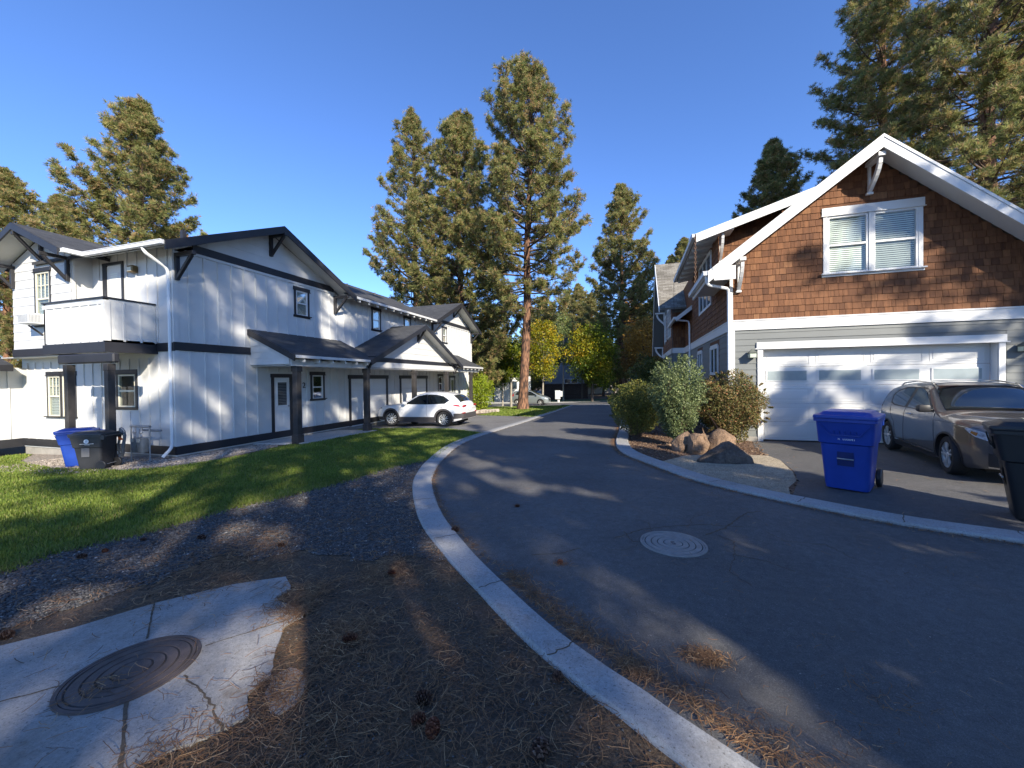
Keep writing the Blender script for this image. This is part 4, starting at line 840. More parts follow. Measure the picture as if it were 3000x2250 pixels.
# ================================================================== VEHICLES
def curve_fn(pts, smooth=.06):
    xs = np.linspace(pts[0][0] - .3, pts[-1][0] + .3, 400); ys = np.interp(xs, [p[0] for p in pts], [p[1] for p in pts])
    k = max(1, int(smooth / (xs[1] - xs[0]))); ker = np.hanning(2 * k + 3); ker /= ker.sum(); yy = np.convolve(np.pad(ys, k + 1, 'edge'), ker, 'valid')
    return lambda s: float(np.interp(s, xs, yy))
class Car:
    def __init__(s, L, zt, wp, zb, belt, roofw, sc=1.):
        s.L = L; s.zt = curve_fn(zt, .07); s.wp = curve_fn(wp, .12); s.zb = curve_fn(zb, .1); s.belt = belt; s.roofw = roofw; s.H = max(z for _, z in zt)
        S = np.linspace(0, L, 240); P = [(0, 0), (0, s.wp(0))] + [(a, s.wp(a)) for a in S[1:]]
        s.fc = P; s.fd = np.concatenate([[0], np.cumsum([math.dist(a, b) for a, b in zip(P, P[1:])])])
        R = [(L, 0), (L, s.wp(L))] + [(a, s.wp(a)) for a in S[::-1][1:]]; s.rc = R; s.rd = np.concatenate([[0], np.cumsum([math.dist(a, b) for a, b in zip(R, R[1:])])])
    def f(s, z):
        b = s.belt
        return float(np.interp(z, [.15, .3, .42, .62, b - .08, b, b + .02, s.H - .1, s.H + .1], [.93, .965, .985, 1., .985, .955, .945, s.roofw, s.roofw - .03]))
    def W(s, a, z):
        zt = s.zt(a); r = min(.16, (zt - s.zb(a)) * .3); zr = zt - r; w = s.wp(a)
        if z <= zr: return w * s.f(z)
        k = min(1, (z - zr) / r); return w * s.f(zr) * (1 - k ** 2.6) ** (1 / 2.6)
    def Z(s, a, y):
        zt = s.zt(a); r = min(.16, (zt - s.zb(a)) * .3); zr = zt - r; w = s.wp(a) * s.f(zr); k = min(1, abs(y) / w)
        return zr + r * (1 - k ** 2.6) ** (1 / 2.6)
    def xy(s, a): return s.L / 2 - a
    def body(s):
        N = 110; S = [s.L * (.5 - .5 * math.cos(math.pi * (i / N))) if False else s.L * i / N for i in range(N + 1)]; rows = []
        for a in S:
            zb = s.zb(a); zt = s.zt(a); r = min(.16, (zt - zb) * .3); zr = zt - r; row = [(0, zb)]
            for z in np.linspace(zb, zr, 15): row.append((s.W(a, z) if z > zb + .001 else s.W(a, zb) * .96, z))
            for k in range(1, 9):
                y = s.wp(a) * s.f(zr) * math.cos(k / 9 * math.pi / 2) ** (1 / 1.3); row.append((y, s.Z(a, y)))
            row.append((0, zt)); rows.append([(s.xy(a), y, z) for y, z in row])
        k = len(rows[0]); vs = []; fs = []
        ring = 2 * (k - 1)
        for row in rows: vs += row + [(x, -y, z) for x, y, z in row[-2:0:-1]]
        for i in range(N):
            for j in range(ring): fs.append((i * ring + j, i * ring + (j + 1) % ring, (i + 1) * ring + (j + 1) % ring, (i + 1) * ring + j))
        fs += [tuple(range(ring))[::-1], tuple(range(N * ring, (N + 1) * ring))]
        return vs, fs
def _patch(poly, fn, step=.05):
    bm = bmesh.new(); bm.faces.new([bm.verts.new((a, b, 0)) for a, b in poly])
    for ax in (0, 1):
        lo = min(p[ax] for p in poly); hi = max(p[ax] for p in poly); v = lo + step
        while v < hi:
            n = [0, 0, 0]; n[ax] = 1; c = [0, 0, 0]; c[ax] = v; bmesh.ops.bisect_plane(bm, geom=bm.verts[:] + bm.edges[:] + bm.faces[:], plane_co=c, plane_no=n); v += step
    vs = [fn(v.co.x, v.co.y) for v in bm.verts]; bm.verts.index_update(); fs = [tuple(v.index for v in f.verts) for f in bm.faces]; bm.free(); return vs, fs
def build_car(spec, label, M, hide=()):
    c = Car(spec['L'], spec['zt'], spec['wp'], spec['zb'], spec['belt'], spec['roofw']); root = thing('parked_car', label, 'car'); L = c.L
    vs, fs = c.body(); m = MB(); m.add(vs, fs); R = spec['wr']; wf, wrr = spec['wheels']
    body = m.build('body', spec['paint'], root, smooth=False)
    me = body.data; cut = []
    for a in (wf, wrr):
        for sd in (1, -1):
            k = MB(); k.lathe([(R + .045, -.2), (R + .045, .4)], (c.xy(a), sd * .75, R), (0, sd, 0), 40); o = k.build('cut', spec['paint']); cut.append(o)
            b = body.modifiers.new('cut', 'BOOLEAN'); b.object = o; b.operation = 'DIFFERENCE'; b.solver = 'EXACT'
    bpy.context.view_layer.update(); dg = bpy.context.evaluated_depsgraph_get(); nm = bpy.data.meshes.new_from_object(body.evaluated_get(dg)); body.modifiers.clear(); body.data = nm
    for o in cut: bpy.data.objects.remove(o)
    nm.materials.clear(); nm.materials.append(spec['paint']); nm.materials.append(PLAS)
    # arches inside get dark plastic
    for p in nm.polygons:
        ce = p.center
        for a in (wf, wrr):
            if math.hypot(ce.x - c.xy(a), ce.z - R) < R + .06 and abs(ce.y) < c.wp(a) * .985 and ce.z < R * 2 + .12: p.material_index = 1 if abs(p.normal.y) < .9 or abs(ce.y) < .6 else p.material_index
    nm.polygons.foreach_set('use_smooth', [True] * len(nm.polygons)); nm.set_sharp_from_angle(angle=rad(32))
    def side(poly, off, name, mat, parent=root, both=True, step=.06):
        out = None
        for sd in ((1, -1) if both else (1,)):
            v, f = _patch(poly, lambda a, z: (c.xy(a), sd * (c.W(a, z) + off), z), step); m = MB(); m.add(v, f); out = m.build(name, mat, parent, smooth=True)
        return out
    def top(poly, off, name, mat, parent=root):
        v, f = _patch(poly, lambda a, y: (c.xy(a), y, c.Z(a, y) + off), .06); m = MB(); m.add(v, f); return m.build(name, mat, parent, smooth=True)
    def wrap(poly, off, name, mat, rear=False, parent=root, mirror=True, sym=False):
        P, D = (c.rc, c.rd) if rear else (c.fc, c.fd); o = None
        for sd in ((1, -1) if mirror else (1,)):
            def fn(t, z):
                tt = abs(t); a = float(np.interp(tt, D, [p[0] for p in P])); y = float(np.interp(tt, D, [p[1] for p in P]));
                g = c.f(z); zz = c.zt(a)
                x = c.xy(a); nx = (off if not rear else -off) * (1.4 if tt < c.wp(0 if not rear else L) else .7); k = 1 if tt < c.wp(0 if not rear else L) else 1
                return (x + nx, sd * (1 if t >= 0 else -1) * (y * (g if y > .3 else 1) + (off if tt >= c.wp(0) * .98 else 0)), z)
            v, f = _patch(poly, fn, .05); m = MB(); m.add(v, f); o = m.build(name, mat, parent, smooth=True)
        return o
    for poly in spec['sidewin']: side(poly, .006, 'side_window', CARGL)
    for poly in spec.get('frames', ()): side(poly, .003, 'window_frame', PLAS)
    top(spec['shield'], .006, 'windshield', CARGL); top(spec['backlite'], .006, 'rear_window', CARGL)
    for p in spec['side']: side(p[2], p[3], p[0], p[1])
    for p in spec['front']: wrap(p[2], p[3], p[0], p[1], False, mirror=p[4])
    for p in spec['rear']: wrap(p[2], p[3], p[0], p[1], True, mirror=p[4])
    # seams
    for pl in spec['seams']:
        for sd in (1, -1):
            m = MB(); P = []
            for (a0, z0), (a1, z1) in zip(pl, pl[1:]):
                n = max(2, int(math.dist((a0, z0), (a1, z1)) / .06)); P += [(a0 + (a1 - a0) * k / n, z0 + (z1 - z0) * k / n) for k in range(n + 1)]
            m.tube([(c.xy(a), sd * (c.W(a, z) + .0005), z) for a, z in P], .0035, 4, cap=False); m.build('seam', PLAS, root)
    for a, z in spec['handles']:
        for sd in (1, -1):
            m = MB(); y = c.W(a, z); m.tube([(c.xy(a) + .09, sd * (y + .002), z), (c.xy(a) + .07, sd * (y + .03), z), (c.xy(a) - .07, sd * (y + .03), z), (c.xy(a) - .09, sd * (y + .002), z)], .012, 6); m.build('handle', spec['hmat'], root, smooth=True)
    a, z = spec['mirror']
    for sd in (1, -1):
        y = c.W(a, z); m = MB(); m.tube([(c.xy(a), sd * (y - .02), z - .02), (c.xy(a) + .01, sd * (y + .1), z)], .022, 6)
        q = [(-.06, .03), (.05, .05), (.075, .12), (.06, .22), (-.04, .235), (-.06, .2)]
        pr = [[(c.xy(a) + x, sd * (y + yy), z + zz * (.8 if yy < .05 or yy > .22 else 1)) for x, yy in q] for zz in (-.055, -.03, .06, .085)]
        for i, rr in enumerate(pr):
            if i in (0, 3): cx = sum(p[0] for p in rr) / 6; cy = sum(p[1] for p in rr) / 6; pr[i] = [(cx + (p[0] - cx) * .8, cy + (p[1] - cy) * .8, p[2]) for p in rr]
        b = [p for rr in pr for p in rr]; m.add(b, [(i * 6 + j, i * 6 + (j + 1) % 6, (i + 1) * 6 + (j + 1) % 6, (i + 1) * 6 + j) for i in range(3) for j in range(6)] + [tuple(range(6))[::-1], tuple(range(18, 24))]); m.build('mirror', spec['mmat'], root, smooth=True, bevel=.008)
    if spec.get('rails'):
        for sd in (1, -1):
            m = MB(); P = [(c.xy(a), sd * (c.wp(a) * c.roofw * .86), c.Z(a, c.wp(a) * c.roofw * .86) + h) for a, h in spec['rails']]; m.tube(smooth3(P, 4), .016, 6); m.build('roof_rail', spec['hmat'], root, smooth=True)
    for a in (wf, wrr):
        for sd in (1, -1):
            steer = spec.get('steer', 0) if a == wf else 0
            O = Vector((0, 0, 0)); m = MB(); w = .105
            prof = [(R * .62, -w), (R * .9, -w), (R * .975, -w * .8), (R, -w * .45), (R, w * .45), (R * .975, w * .8), (R * .9, w), (R * .7, w * 1.0), (R * .66, w * .9)]
            m.lathe(prof, O, (0, 1, 0), 48); m.f = [f for f in m.f if len(f) == 4]; m.mi = m.mi[:len(m.f)]; m.t = m.t[:len(m.f)]
            Mw = Matrix.Translation((c.xy(a), sd * (c.wp(a) * .985 - w), R)) @ Matrix.Rotation(steer, 4, 'Z') @ Matrix.Rotation(0 if sd > 0 else math.pi, 4, 'Z')
            wh = m.build('wheel', TYRE, root, smooth=True, M=Mw)
            m = MB(); m.lathe([(R * .665, .09), (R * .69, .1), (R * .69, .075), (R * .64, .06), (R * .63, -.05)], O, (0, 1, 0), 40); m.f = [f for f in m.f if len(f) == 4]; m.mi = m.mi[:len(m.f)]; m.t = m.t[:len(m.f)]
            n = spec['spokes']; tw = spec.get('twist', 0)
            for k in range(n):
                an = 2 * math.pi * k / n
                for dd in ((-1, 1) if spec.get('split', 1) else (0,)):
                    p0 = Vector((math.cos(an) * .035, .075, math.sin(an) * .035)); a2 = an + dd * .2 + tw; p1 = Vector((math.cos(a2) * R * .66, .088, math.sin(a2) * R * .66)); pm = (p0 + p1) / 2 + Vector((0, .008, 0)); m.beam(p0, pm, .022, .018, (0, 1, 0)); m.beam(pm, p1, .026, .018, (0, 1, 0))
            m.lathe([(.04, .05), (.05, .085), (.035, .095)], O, (0, 1, 0), 20); rim = m.build('rim', spec['rim'], wh)
            m = MB(); m.lathe([(R * .63, -.02), (R * .63, .02)], O, (0, 1, 0), 32); m.build('brake_disc', PLASD, wh)
    m = MB(); m.box(-L * .42, L * .42, -.6, .6, .17, .3); m.build('underbody', PLASD, root)
    # inside wells
    bpy.context.view_layer.update()
    root.matrix_world = M
    return root
PLAS = simple('black_plastic', (.022, .022, .024), .5, .1, 8); PLASD = simple('dark_underbody', (.01, .01, .01), .8); TYRE = simple('tyre_rubber', (.018, .018, .019), .8, .15, 20)
CARGL = simple('car_glass', (.012, .016, .018), .03, .3, 2, coat=1.); CHROME = simple('chrome', (.6, .6, .6), .12, .03, 4, metal=1.)
RED = simple('red_lamp', (.35, .015, .015), .15, .1, 8, coat=1.); HL = simple('headlamp', (.55, .58, .62), .12, .5, 14, coat=1.); AMB = simple('amber_reflector', (.5, .2, .05), .2)
def paint(name, col, metal, rough=.28, coat=1.):
    t = NT(name); t.base(t.ramp(t.noise(400, 1), [(.35, tuple(c * .94 for c in col)), (.65, tuple(c * 1.06 for c in col))])); t.setv(Roughness=rough, Metallic=metal); t.b.inputs['Coat Weight'].default_value = coat; t.b.inputs['Coat Roughness'].default_value = .03; return t.m
GP = paint('warm_grey_metallic', (.13, .13, .133), .6, .3); WP = paint('white_car_paint', (.78, .78, .77), 0, .3); SP = paint('light_silver_paint', (.34, .38, .38), .6, .35)
CLAD = simple('grey_cladding', (.055, .05, .05), .6, .1, 10); RIMS = simple('alloy_rim', (.62, .62, .60), .35, .08, 10, metal=.35); RIMD = simple('dark_alloy', (.10, .10, .105), .35, .1, 10, metal=.8)
def ring(cx, cz, r0, r1, a0=-12, a1=192, n=14):
    A = [rad(a0 + (a1 - a0) * k / n) for k in range(n + 1)]; return [(cx + r1 * math.cos(a), cz + r1 * math.sin(a)) for a in A] + [(cx + r0 * math.cos(a), cz + r0 * math.sin(a)) for a in A[::-1]]
k = .98; hr = dict(
    L=4.3, zt=[(0, .80), (.06, .90), (.3, .985), (1.05, 1.07), (1.25, 1.12), (1.95, 1.50), (2.2, 1.57), (2.7, 1.6), (3.3, 1.565), (3.78, 1.49), (4.08, 1.2), (4.22, 1.06), (4.3, .9)],
    wp=[(0, .58), (.07, .68), (.25, .80), (.6, .872), (1.0, .885), (3.5, .885), (3.95, .85), (4.2, .77), (4.3, .66)], zb=[(0, .27), (.4, .2), (3.9, .22), (4.3, .38)],
    belt=1.0, roofw=.735, wr=.33, wheels=(.85, 3.46), paint=GP, hmat=CHROME, mmat=PLAS, rim=RIMS, spokes=5, twist=.25, split=1, steer=rad(-4),
    sidewin=[[(1.5, 1.045), (1.62, 1.15), (2.02, 1.40), (2.2, 1.445), (2.42, 1.455), (2.5, 1.05)], [(2.62, 1.055), (2.55, 1.455), (2.95, 1.435), (3.28, 1.36), (3.42, 1.27), (3.36, 1.12), (3.2, 1.075)]],
    frames=[[(1.36, 1.02), (1.55, 1.16), (1.98, 1.43), (2.2, 1.475), (2.95, 1.465), (3.32, 1.38), (3.5, 1.27), (3.42, 1.09), (3.2, 1.045)]],
    shield=[(1.24, -.72), (1.16, -.35), (1.15, 0), (1.16, .35), (1.24, .72), (1.6, .66), (2.04, .575), (1.97, .25), (1.96, 0), (1.97, -.25), (2.04, -.575), (1.6, -.66)],
    backlite=[(3.85, -.5), (3.85, .5), (4.08, .55), (4.08, -.55)],
    side=[('wheel_arch', PLAS, ring(.85, .33, .372, .405), .006), ('wheel_arch', PLAS, ring(3.46, .33, .372, .405), .006), ('sill', PLAS, [(1.24, .2), (1.26, .27), (3.06, .28), (3.08, .2)], .008), ('sill_trim', CHROME, [(1.28, .285), (1.28, .32), (3.03, .34), (3.03, .31)], .008), ('tail_lamp', RED, [(3.98, .98), (4.24, .95), (4.22, 1.06), (4.05, 1.09)], .006)],
    front=[('grille', PLAS, [(-.52, .66), (.52, .66), (.56, .80), (-.56, .80)], .012, False), ('grille_bar', CHROME, [(-.5, .765), (.5, .765), (.5, .79), (-.5, .79)], .018, False), ('headlamp', HL, [(.46, .70), (.62, .66), (.88, .735), (1.06, .84), (1.02, .87), (.7, .80), (.5, .775)], .012, True), ('reflector', AMB, [(.86, .745), (.95, .785), (.93, .82), (.84, .80)], .015, True), ('bumper_vent', PLAS, [(.38, .32), (.74, .30), (.72, .5), (.42, .44)], .01, True), ('lower_grille', PLAS, [(-.36, .3), (.36, .3), (.36, .5), (-.36, .5)], .01, False), ('fog_lamp', HL, [(.52, .36), (.6, .36), (.6, .43), (.52, .43)], .016, True), ('bumper_trim', CHROME, [(.34, .285), (.74, .27), (.74, .29), (.34, .3)], .014, True)],
    rear=[('tail_lamp', RED, [(.38, .95), (.72, .94), (.74, 1.06), (.4, 1.04)], .01, True), ('bumper_trim', PLAS, [(-.6, .34), (.6, .34), (.6, .48), (-.6, .48)], .01, False)],
    seams=[[(1.28, .3), (1.24, .55), (1.3, 1.02)], [(2.56, 1.05), (2.55, .6), (2.6, .33)], [(3.36, 1.05), (3.2, .8), (3.04, .68), (3.0, .36)], [(1.26, .9), (.62, .90), (.2, .86)]], handles=[(2.28, .93)], mirror=(1.42, 1.08), rails=[(1.95, .0), (2.1, .045), (2.8, .05), (3.5, .045), (3.65, .0)])
ang = rad(-100)                                                   # heading (-sin10, -cos10)
hd = Vector((math.cos(ang), math.sin(ang), 0)); nrm = Vector((-hd.y, hd.x, 0))          # nrm = local +Y
P = Vector((5.06, 8.55, 0)); cen = P - hd * ((hr['L'] / 2 - .85) * k) ; cen = cen + nrm * (.86 * k)
pc = H(5, 9) + .008
gc = build_car(hr, 'warm grey compact SUV parked nose out in front of the garage door', Matrix.Translation((cen.x, cen.y, pc)) @ Matrix.Rotation(ang, 4, 'Z') @ Matrix.Scale(k, 4))
cx = dict(
    L=4.395, zt=[(0, .70), (.06, .82), (.3, .92), (1.3, 1.03), (1.5, 1.08), (2.1, 1.42), (2.45, 1.53), (2.8, 1.54), (3.4, 1.50), (3.85, 1.40), (4.05, 1.27), (4.25, 1.08), (4.36, .98), (4.395, .85)],
    wp=[(0, .55), (.08, .68), (.3, .82), (.7, .885), (1.2, .897), (3.6, .897), (4.0, .86), (4.25, .78), (4.395, .70)], zb=[(0, .25), (.4, .19), (3.9, .22), (4.395, .36)],
    belt=.99, roofw=.72, wr=.345, wheels=(.88, 3.53), paint=WP, hmat=WP, mmat=WP, rim=RIMS, spokes=7, split=1, steer=rad(16),
    sidewin=[[(1.68, 1.0), (1.85, 1.12), (2.2, 1.33), (2.5, 1.40), (2.62, 1.405), (2.70, 1.0)], [(2.76, 1.0), (2.68, 1.405), (3.1, 1.39), (3.45, 1.32), (3.72, 1.17), (3.55, 1.04)]],
    frames=[[(1.6, .985), (1.85, 1.14), (2.2, 1.35), (2.6, 1.42), (3.1, 1.41), (3.48, 1.34), (3.78, 1.17), (3.58, 1.02), (2.7, .985)]],
    shield=[(1.42, -.66), (1.38, 0), (1.42, .66), (2.18, .5), (2.14, 0), (2.18, -.5)], backlite=[(3.86, -.52), (3.86, .52), (4.22, .6), (4.22, -.6)],
    side=[('wheel_arch', CLAD, ring(.88, .345, .385, .47), .010), ('wheel_arch', CLAD, ring(3.53, .345, .385, .47), .010), ('sill', CLAD, [(1.3, .2), (1.33, .42), (3.08, .44), (3.1, .2)], .010), ('bumper_cladding', CLAD, [(3.98, .36), (4.0, .60), (4.39, .62), (4.39, .4)], .009), ('bumper_cladding', CLAD, [(.02, .28), (.02, .4), (.44, .42), (.44, .25)], .009), ('tail_lamp', RED, [(3.98, .93), (4.34, .88), (4.36, .96), (4.1, .985), (3.98, .965)], .008), ('headlamp', simple('dark_headlamp', (.06, .06, .07), .1, coat=1.), [(.05, .70), (.42, .80), (.3, .86), (.08, .79)], .008)],
    front=[('grille', PLAS, [(-.5, .38), (.5, .38), (.56, .68), (-.56, .68)], .012, False)],
    rear=[('bumper_cladding', CLAD, [(-.78, .37), (.78, .37), (.78, .61), (-.78, .61)], .010, False), ('tail_lamp', RED, [(.4, .90), (.74, .87), (.76, .96), (.42, .965)], .012, True), ('reflector', RED, [(.5, .60), (.76, .61), (.76, .655), (.52, .645)], .018, True), ('license_plate', simple('plate_white', (.6, .62, .66), .4), [(-.16, .7), (.16, .7), (.16, .82), (-.16, .82)], .014, False)],
    seams=[[(1.34, .42), (1.28, .7), (1.5, .98)], [(2.72, 1.0), (2.7, .6), (2.74, .44)], [(3.68, 1.06), (3.5, .86), (3.2, .74), (3.12, .45)]], handles=[(2.48, .86), (3.42, .88)], mirror=(1.66, 1.03))
zg = H(-9.0, 15.4) + .010
build_car(cx, 'white compact SUV with grey cladding parked nose in at the white house garage', Matrix.Translation((-7.63 - .55 - 1.08, 16.26, zg)) @ Matrix.Rotation(math.pi, 4, 'Z'))
ft = dict(
    L=3.95, zt=[(0, .62), (.06, .74), (.3, .86), (.85, 1.02), (1.1, 1.12), (1.75, 1.44), (2.1, 1.51), (2.8, 1.52), (3.5, 1.46), (3.75, 1.2), (3.9, .98), (3.95, .85)],
    wp=[(0, .52), (.08, .64), (.3, .77), (.7, .835), (1.2, .84), (3.3, .84), (3.7, .79), (3.95, .66)], zb=[(0, .24), (.4, .18), (3.5, .2), (3.95, .34)],
    belt=.97, roofw=.73, wr=.30, wheels=(.78, 3.22), paint=SP, hmat=SP, mmat=SP, rim=RIMS, spokes=7, split=0,
    sidewin=[[(1.1, .98), (1.35, 1.12), (1.8, 1.36), (2.05, 1.39), (2.1, .98)], [(2.17, .98), (2.13, 1.39), (2.75, 1.39), (2.85, .99)], [(2.93, 1.0), (2.86, 1.385), (3.25, 1.34), (3.45, 1.06)]],
    shield=[(.98, -.62), (.94, 0), (.98, .62), (1.78, .48), (1.74, 0), (1.78, -.48)], backlite=[(3.5, -.5), (3.5, .5), (3.72, .55), (3.72, -.55)],
    side=[('wheel_arch', PLAS, ring(.78, .30, .34, .36), .005), ('wheel_arch', PLAS, ring(3.22, .30, .34, .36), .005), ('headlamp', HL, [(.05, .62), (.36, .72), (.3, .80), (.08, .72)], .008), ('tail_lamp', RED, [(3.6, .9), (3.78, .88), (3.74, 1.2), (3.62, 1.2)], .008)],
    front=[('grille', PLAS, [(-.35, .45), (.35, .45), (.35, .6), (-.35, .6)], .012, False)], rear=[],
    seams=[[(1.0, .3), (.98, .6), (1.05, .95)], [(2.13, 1.0), (2.15, .3)], [(2.9, 1.0), (2.85, .6), (2.75, .35)]], handles=[(2.0, .82), (2.72, .83)], mirror=(1.15, 1.02))
fx, fy = -9.9, 39.9
fa, fb_ = ray(1515, 1180), ray(1583, 1182); yy = YC + 1.9; xa = fa[0] / fa[1] * yy; xb = fb_[0] / fb_[1] * yy
build_car(ft, 'silver hatchback parked on the far street behind the tall pine', Matrix.Translation((xb - (3.95 / 2 - .78), yy + .84, H(xb, yy) + .012)) @ Matrix.Scale(1.0, 4))
# ================================================================== WHEELED BINS
def rrect(w, d, r, z, cx=0, cy=0, n=4):
    P = []
    for sx, sy, a0 in ((1, 1, 0), (-1, 1, 90), (-1, -1, 180), (1, -1, 270)):
        for k in range(n + 1): a = rad(a0 + 90 * k / n); P.append((cx + sx * (w / 2 - r) + r * math.cos(a), cy + sy * (d / 2 - r) + r * math.sin(a), z))
    return P
def loft(m, rings, cap=True):
    k = len(rings[0]); m.add([p for r in rings for p in r], [(i * k + j, i * k + (j + 1) % k, (i + 1) * k + (j + 1) % k, (i + 1) * k + j) for i in range(len(rings) - 1) for j in range(k)] + ([tuple(range(k))[::-1], tuple(range((len(rings) - 1) * k, len(rings) * k))] if cap else []))
def make_bin(label, mat, lidmat, loc, rz, group='wheeled bins', hgt=1.13, num=None, emblem=False, lidtilt=0):
    t = thing('wheeled_bin', label, 'wheeled bin', group=group); s = hgt / 1.13
    m = MB(); loft(m, [rrect(.48, .56, .07, .02, 0, .02), rrect(.50, .58, .07, .1, 0, .02), rrect(.575, .69, .07, .66, 0, -.005), rrect(.615, .73, .06, .68, 0, -.01), rrect(.65, .80, .06, .98, 0, -.03), rrect(.70, .85, .06, .985, 0, -.03), rrect(.70, .85, .06, 1.025, 0, -.03)])
    b = m.build('body', mat, t, smooth=True)
    m = MB()                                                       # moulded front panel, ribs, painted catch recess
    fr = lambda z: -(.375 + (z - .68) * .183) if z > .66 else -(.268 + (z - .1) * .145)
    def strip2(p, q, w, dep=.014):
        m.beam((p[0], fr(p[1]) - .012, p[1]), (q[0], fr(q[1]) - .012, q[1]), w, dep, (0, -1, 0))
    for p, q in (((-.27, .95), (-.16, .80)), ((-.16, .80), (.16, .80)), ((.16, .80), (.27, .95))): strip2(p, q, .012)
    for x in (-.12, -.06, 0, .06, .12): strip2((x, .81), (x, .86), .012, .02)
    m.box(-.33, -.31, -.3, .25, .6, .9) if False else None
    m.build('moulding', mat, t)
    m = MB(); z0, z1 = .36, .56; m.add([(-.09, fr(z0) - .012, z0), (.09, fr(z0) - .012, z0), (.09, fr(z1) - .012, z1), (-.09, fr(z1) - .012, z1)], [(0, 1, 2, 3)]); m.build('catch_recess_shade', simple(mat.name + '_recess_shade', tuple(c * .35 for c in mat['c']), .7), t)  # flat patch in darkened bin colour standing for the shade inside the recess
    m = MB(); m.tube([(-.09, fr(.47) - .02, .46), (.09, fr(.47) - .02, .46)], .010, 8); m.build('catch_bar', METG, t, smooth=True)
    m = MB(); loft(m, [rrect(.705, .87, .06, 1.03, 0, -.03), rrect(.715, .88, .07, 1.05, 0, -.03), rrect(.70, .86, .07, 1.075, 0, -.03), rrect(.60, .74, .05, 1.08, 0, -.03), rrect(.52, .66, .05, 1.12, 0, -.03), rrect(.50, .64, .05, 1.125, 0, -.03)]); m.build('lid', lidmat, t, smooth=True)
    m = MB(); m.tube([(-.3, .42, 1.0), (-.3, .50, 1.0), (.3, .50, 1.0), (.3, .42, 1.0)], .018, 8); m.box(-.33, -.27, .36, .46, .9, 1.03); m.box(.27, .33, .36, .46, .9, 1.03); m.build('handle', mat, t)
    for sx in (-1, 1):
        m = MB(); m.lathe([(.05, -.03), (.12, -.032), (.135, -.02), (.135, .02), (.12, .032), (.05, .03)], (sx * .29, .34, .137), (1, 0, 0), 28); w = m.build('wheel', PLAS, t, smooth=True)
        m = MB()
        for k in range(6): a = k * math.pi / 3; m.beam((sx * .29, .34, .137), (sx * .29, .34 + .1 * math.cos(a), .137 + .1 * math.sin(a)), .07, .014, (1, 0, 0))
        m.build('hub', CLAD, w)
    m = MB(); m.tube([(-.29, .34, .137), (.29, .34, .137)], .012, 6); m.build('axle', METG, t)
    lw = simple('white_print', (.7, .72, .74), .5)
    if num:
        text_mesh(num, .046, .0012, lw, 'printed_number', t, Matrix.Translation((0.02, fr(.745) - .002, .745)) @ Matrix.Rotation(rad(80), 4, 'X'))
    if emblem:
        F_ = lambda y, z: (.298 + (z - .66) * .11 + .022, y, z)
        m = MB(); x = .338; m.lathe([(.052, 0), (.062, 0), (.062, .003), (.052, .003)], (x, .02, .86), (1, 0, 0), 24); m.lathe([(.001, 0), (.034, 0), (.034, .003), (.001, .003)], (x, .02, .86), (1, 0, 0), 12)
        m.box(x - .006, x - .002, -.15, .2, .78, .79); m.box(x - .01, x - .006, -.03, .1, .755, .765); m.build('emblem', lw, t)
        m = MB(); m.box(.24, .296, -.14, .06, .40, .66); m.build('sticker', simple('grey_sticker', (.12, .12, .125), .5), t)
    t.matrix_world = Matrix.Translation((*loc, H(*loc) + .01)) @ Matrix.Rotation(rz, 4, 'Z') @ Matrix.Scale(s, 4)
    return t
def binmat(name, c, rough=.42):
    m_ = simple(name, c, rough, .12, 3, .12, 70); m_['c'] = c; return m_
BLUE = binmat('blue_bin_plastic', (.012, .052, .32)); BLUE2 = BLUE; BLK = binmat('dark_grey_bin_plastic', (.035, .036, .04)); BLK2 = binmat('black_bin_plastic', (.014, .015, .016))
make_bin('royal blue wheeled bin with white printed number on the right driveway', BLUE, BLUE, (3.07, 7.1), rad(-31), num='R  030041', hgt=1.16)
make_bin('black wheeled bin beside the grey SUV, cut by the right frame edge', BLK2, BLK2, (4.45, 6.0), rad(-118), hgt=1.12)
BG = G(186, 1371); BD = G(240, 1380)
make_bin('bright blue wheeled bin at the corner post of the white house', BLUE2, BLUE2, (BG[0], BG[1] + .3), rad(-35), hgt=.95)
make_bin('dark grey wheeled bin with round white emblem by the white house post', BLK, BLK, (BD[0], BD[1] + .25), rad(-62), emblem=True, hgt=.9)
# blue bin sliver at the right edge of the road
# ================================================================== HOSE, GAS METERS, LOW STUFF BY THE WHITE HOUSE
t = thing('garden_hose', 'coiled grey hose with an orange nozzle hung beside the porch post', 'hose', (-12.25, 6.42, -1.4))
m = MB()
for k in range(7):
    P = []; r = random.uniform(.8, 1.1)
    for j in range(17): a = j / 16 * 2 * math.pi; P.append((-12.22 + .11 * r * math.cos(a) + .01 * k, 6.45 + .02 * math.sin(3 * a) - .012 * k, -1.42 + .33 * r * math.sin(a) - .03 * (k % 3)))
    m.tube(P, .011, 6, cap=False)
hz = m.build('coil', simple('grey_hose', (.16, .17, .175), .5, .15, 12), t, smooth=True); hz.matrix_parent_inverse = Matrix.Translation(t.location).inverted()
m = MB(); m.tube([(-12.2, 6.38, -1.3), (-12.14, 6.36, -1.36), (-12.06, 6.36, -1.37)], [.03, .035, .02], 8); o = m.build('nozzle', simple('orange_plastic', (.65, .12, .02), .4), t, smooth=True); o.matrix_parent_inverse = Matrix.Translation(t.location).inverted()
gm = thing('gas_meter', 'grey gas meter set on pipes against the white house corner', 'gas meter', (-12.35, 6.95, -2.03)); GI = Matrix.Translation(gm.location).inverted()
m = MB(); 
for x in (-12.72, -12.0): m.tube([(x, 6.9, -2.08), (x, 6.9, -1.1)], .018, 8)
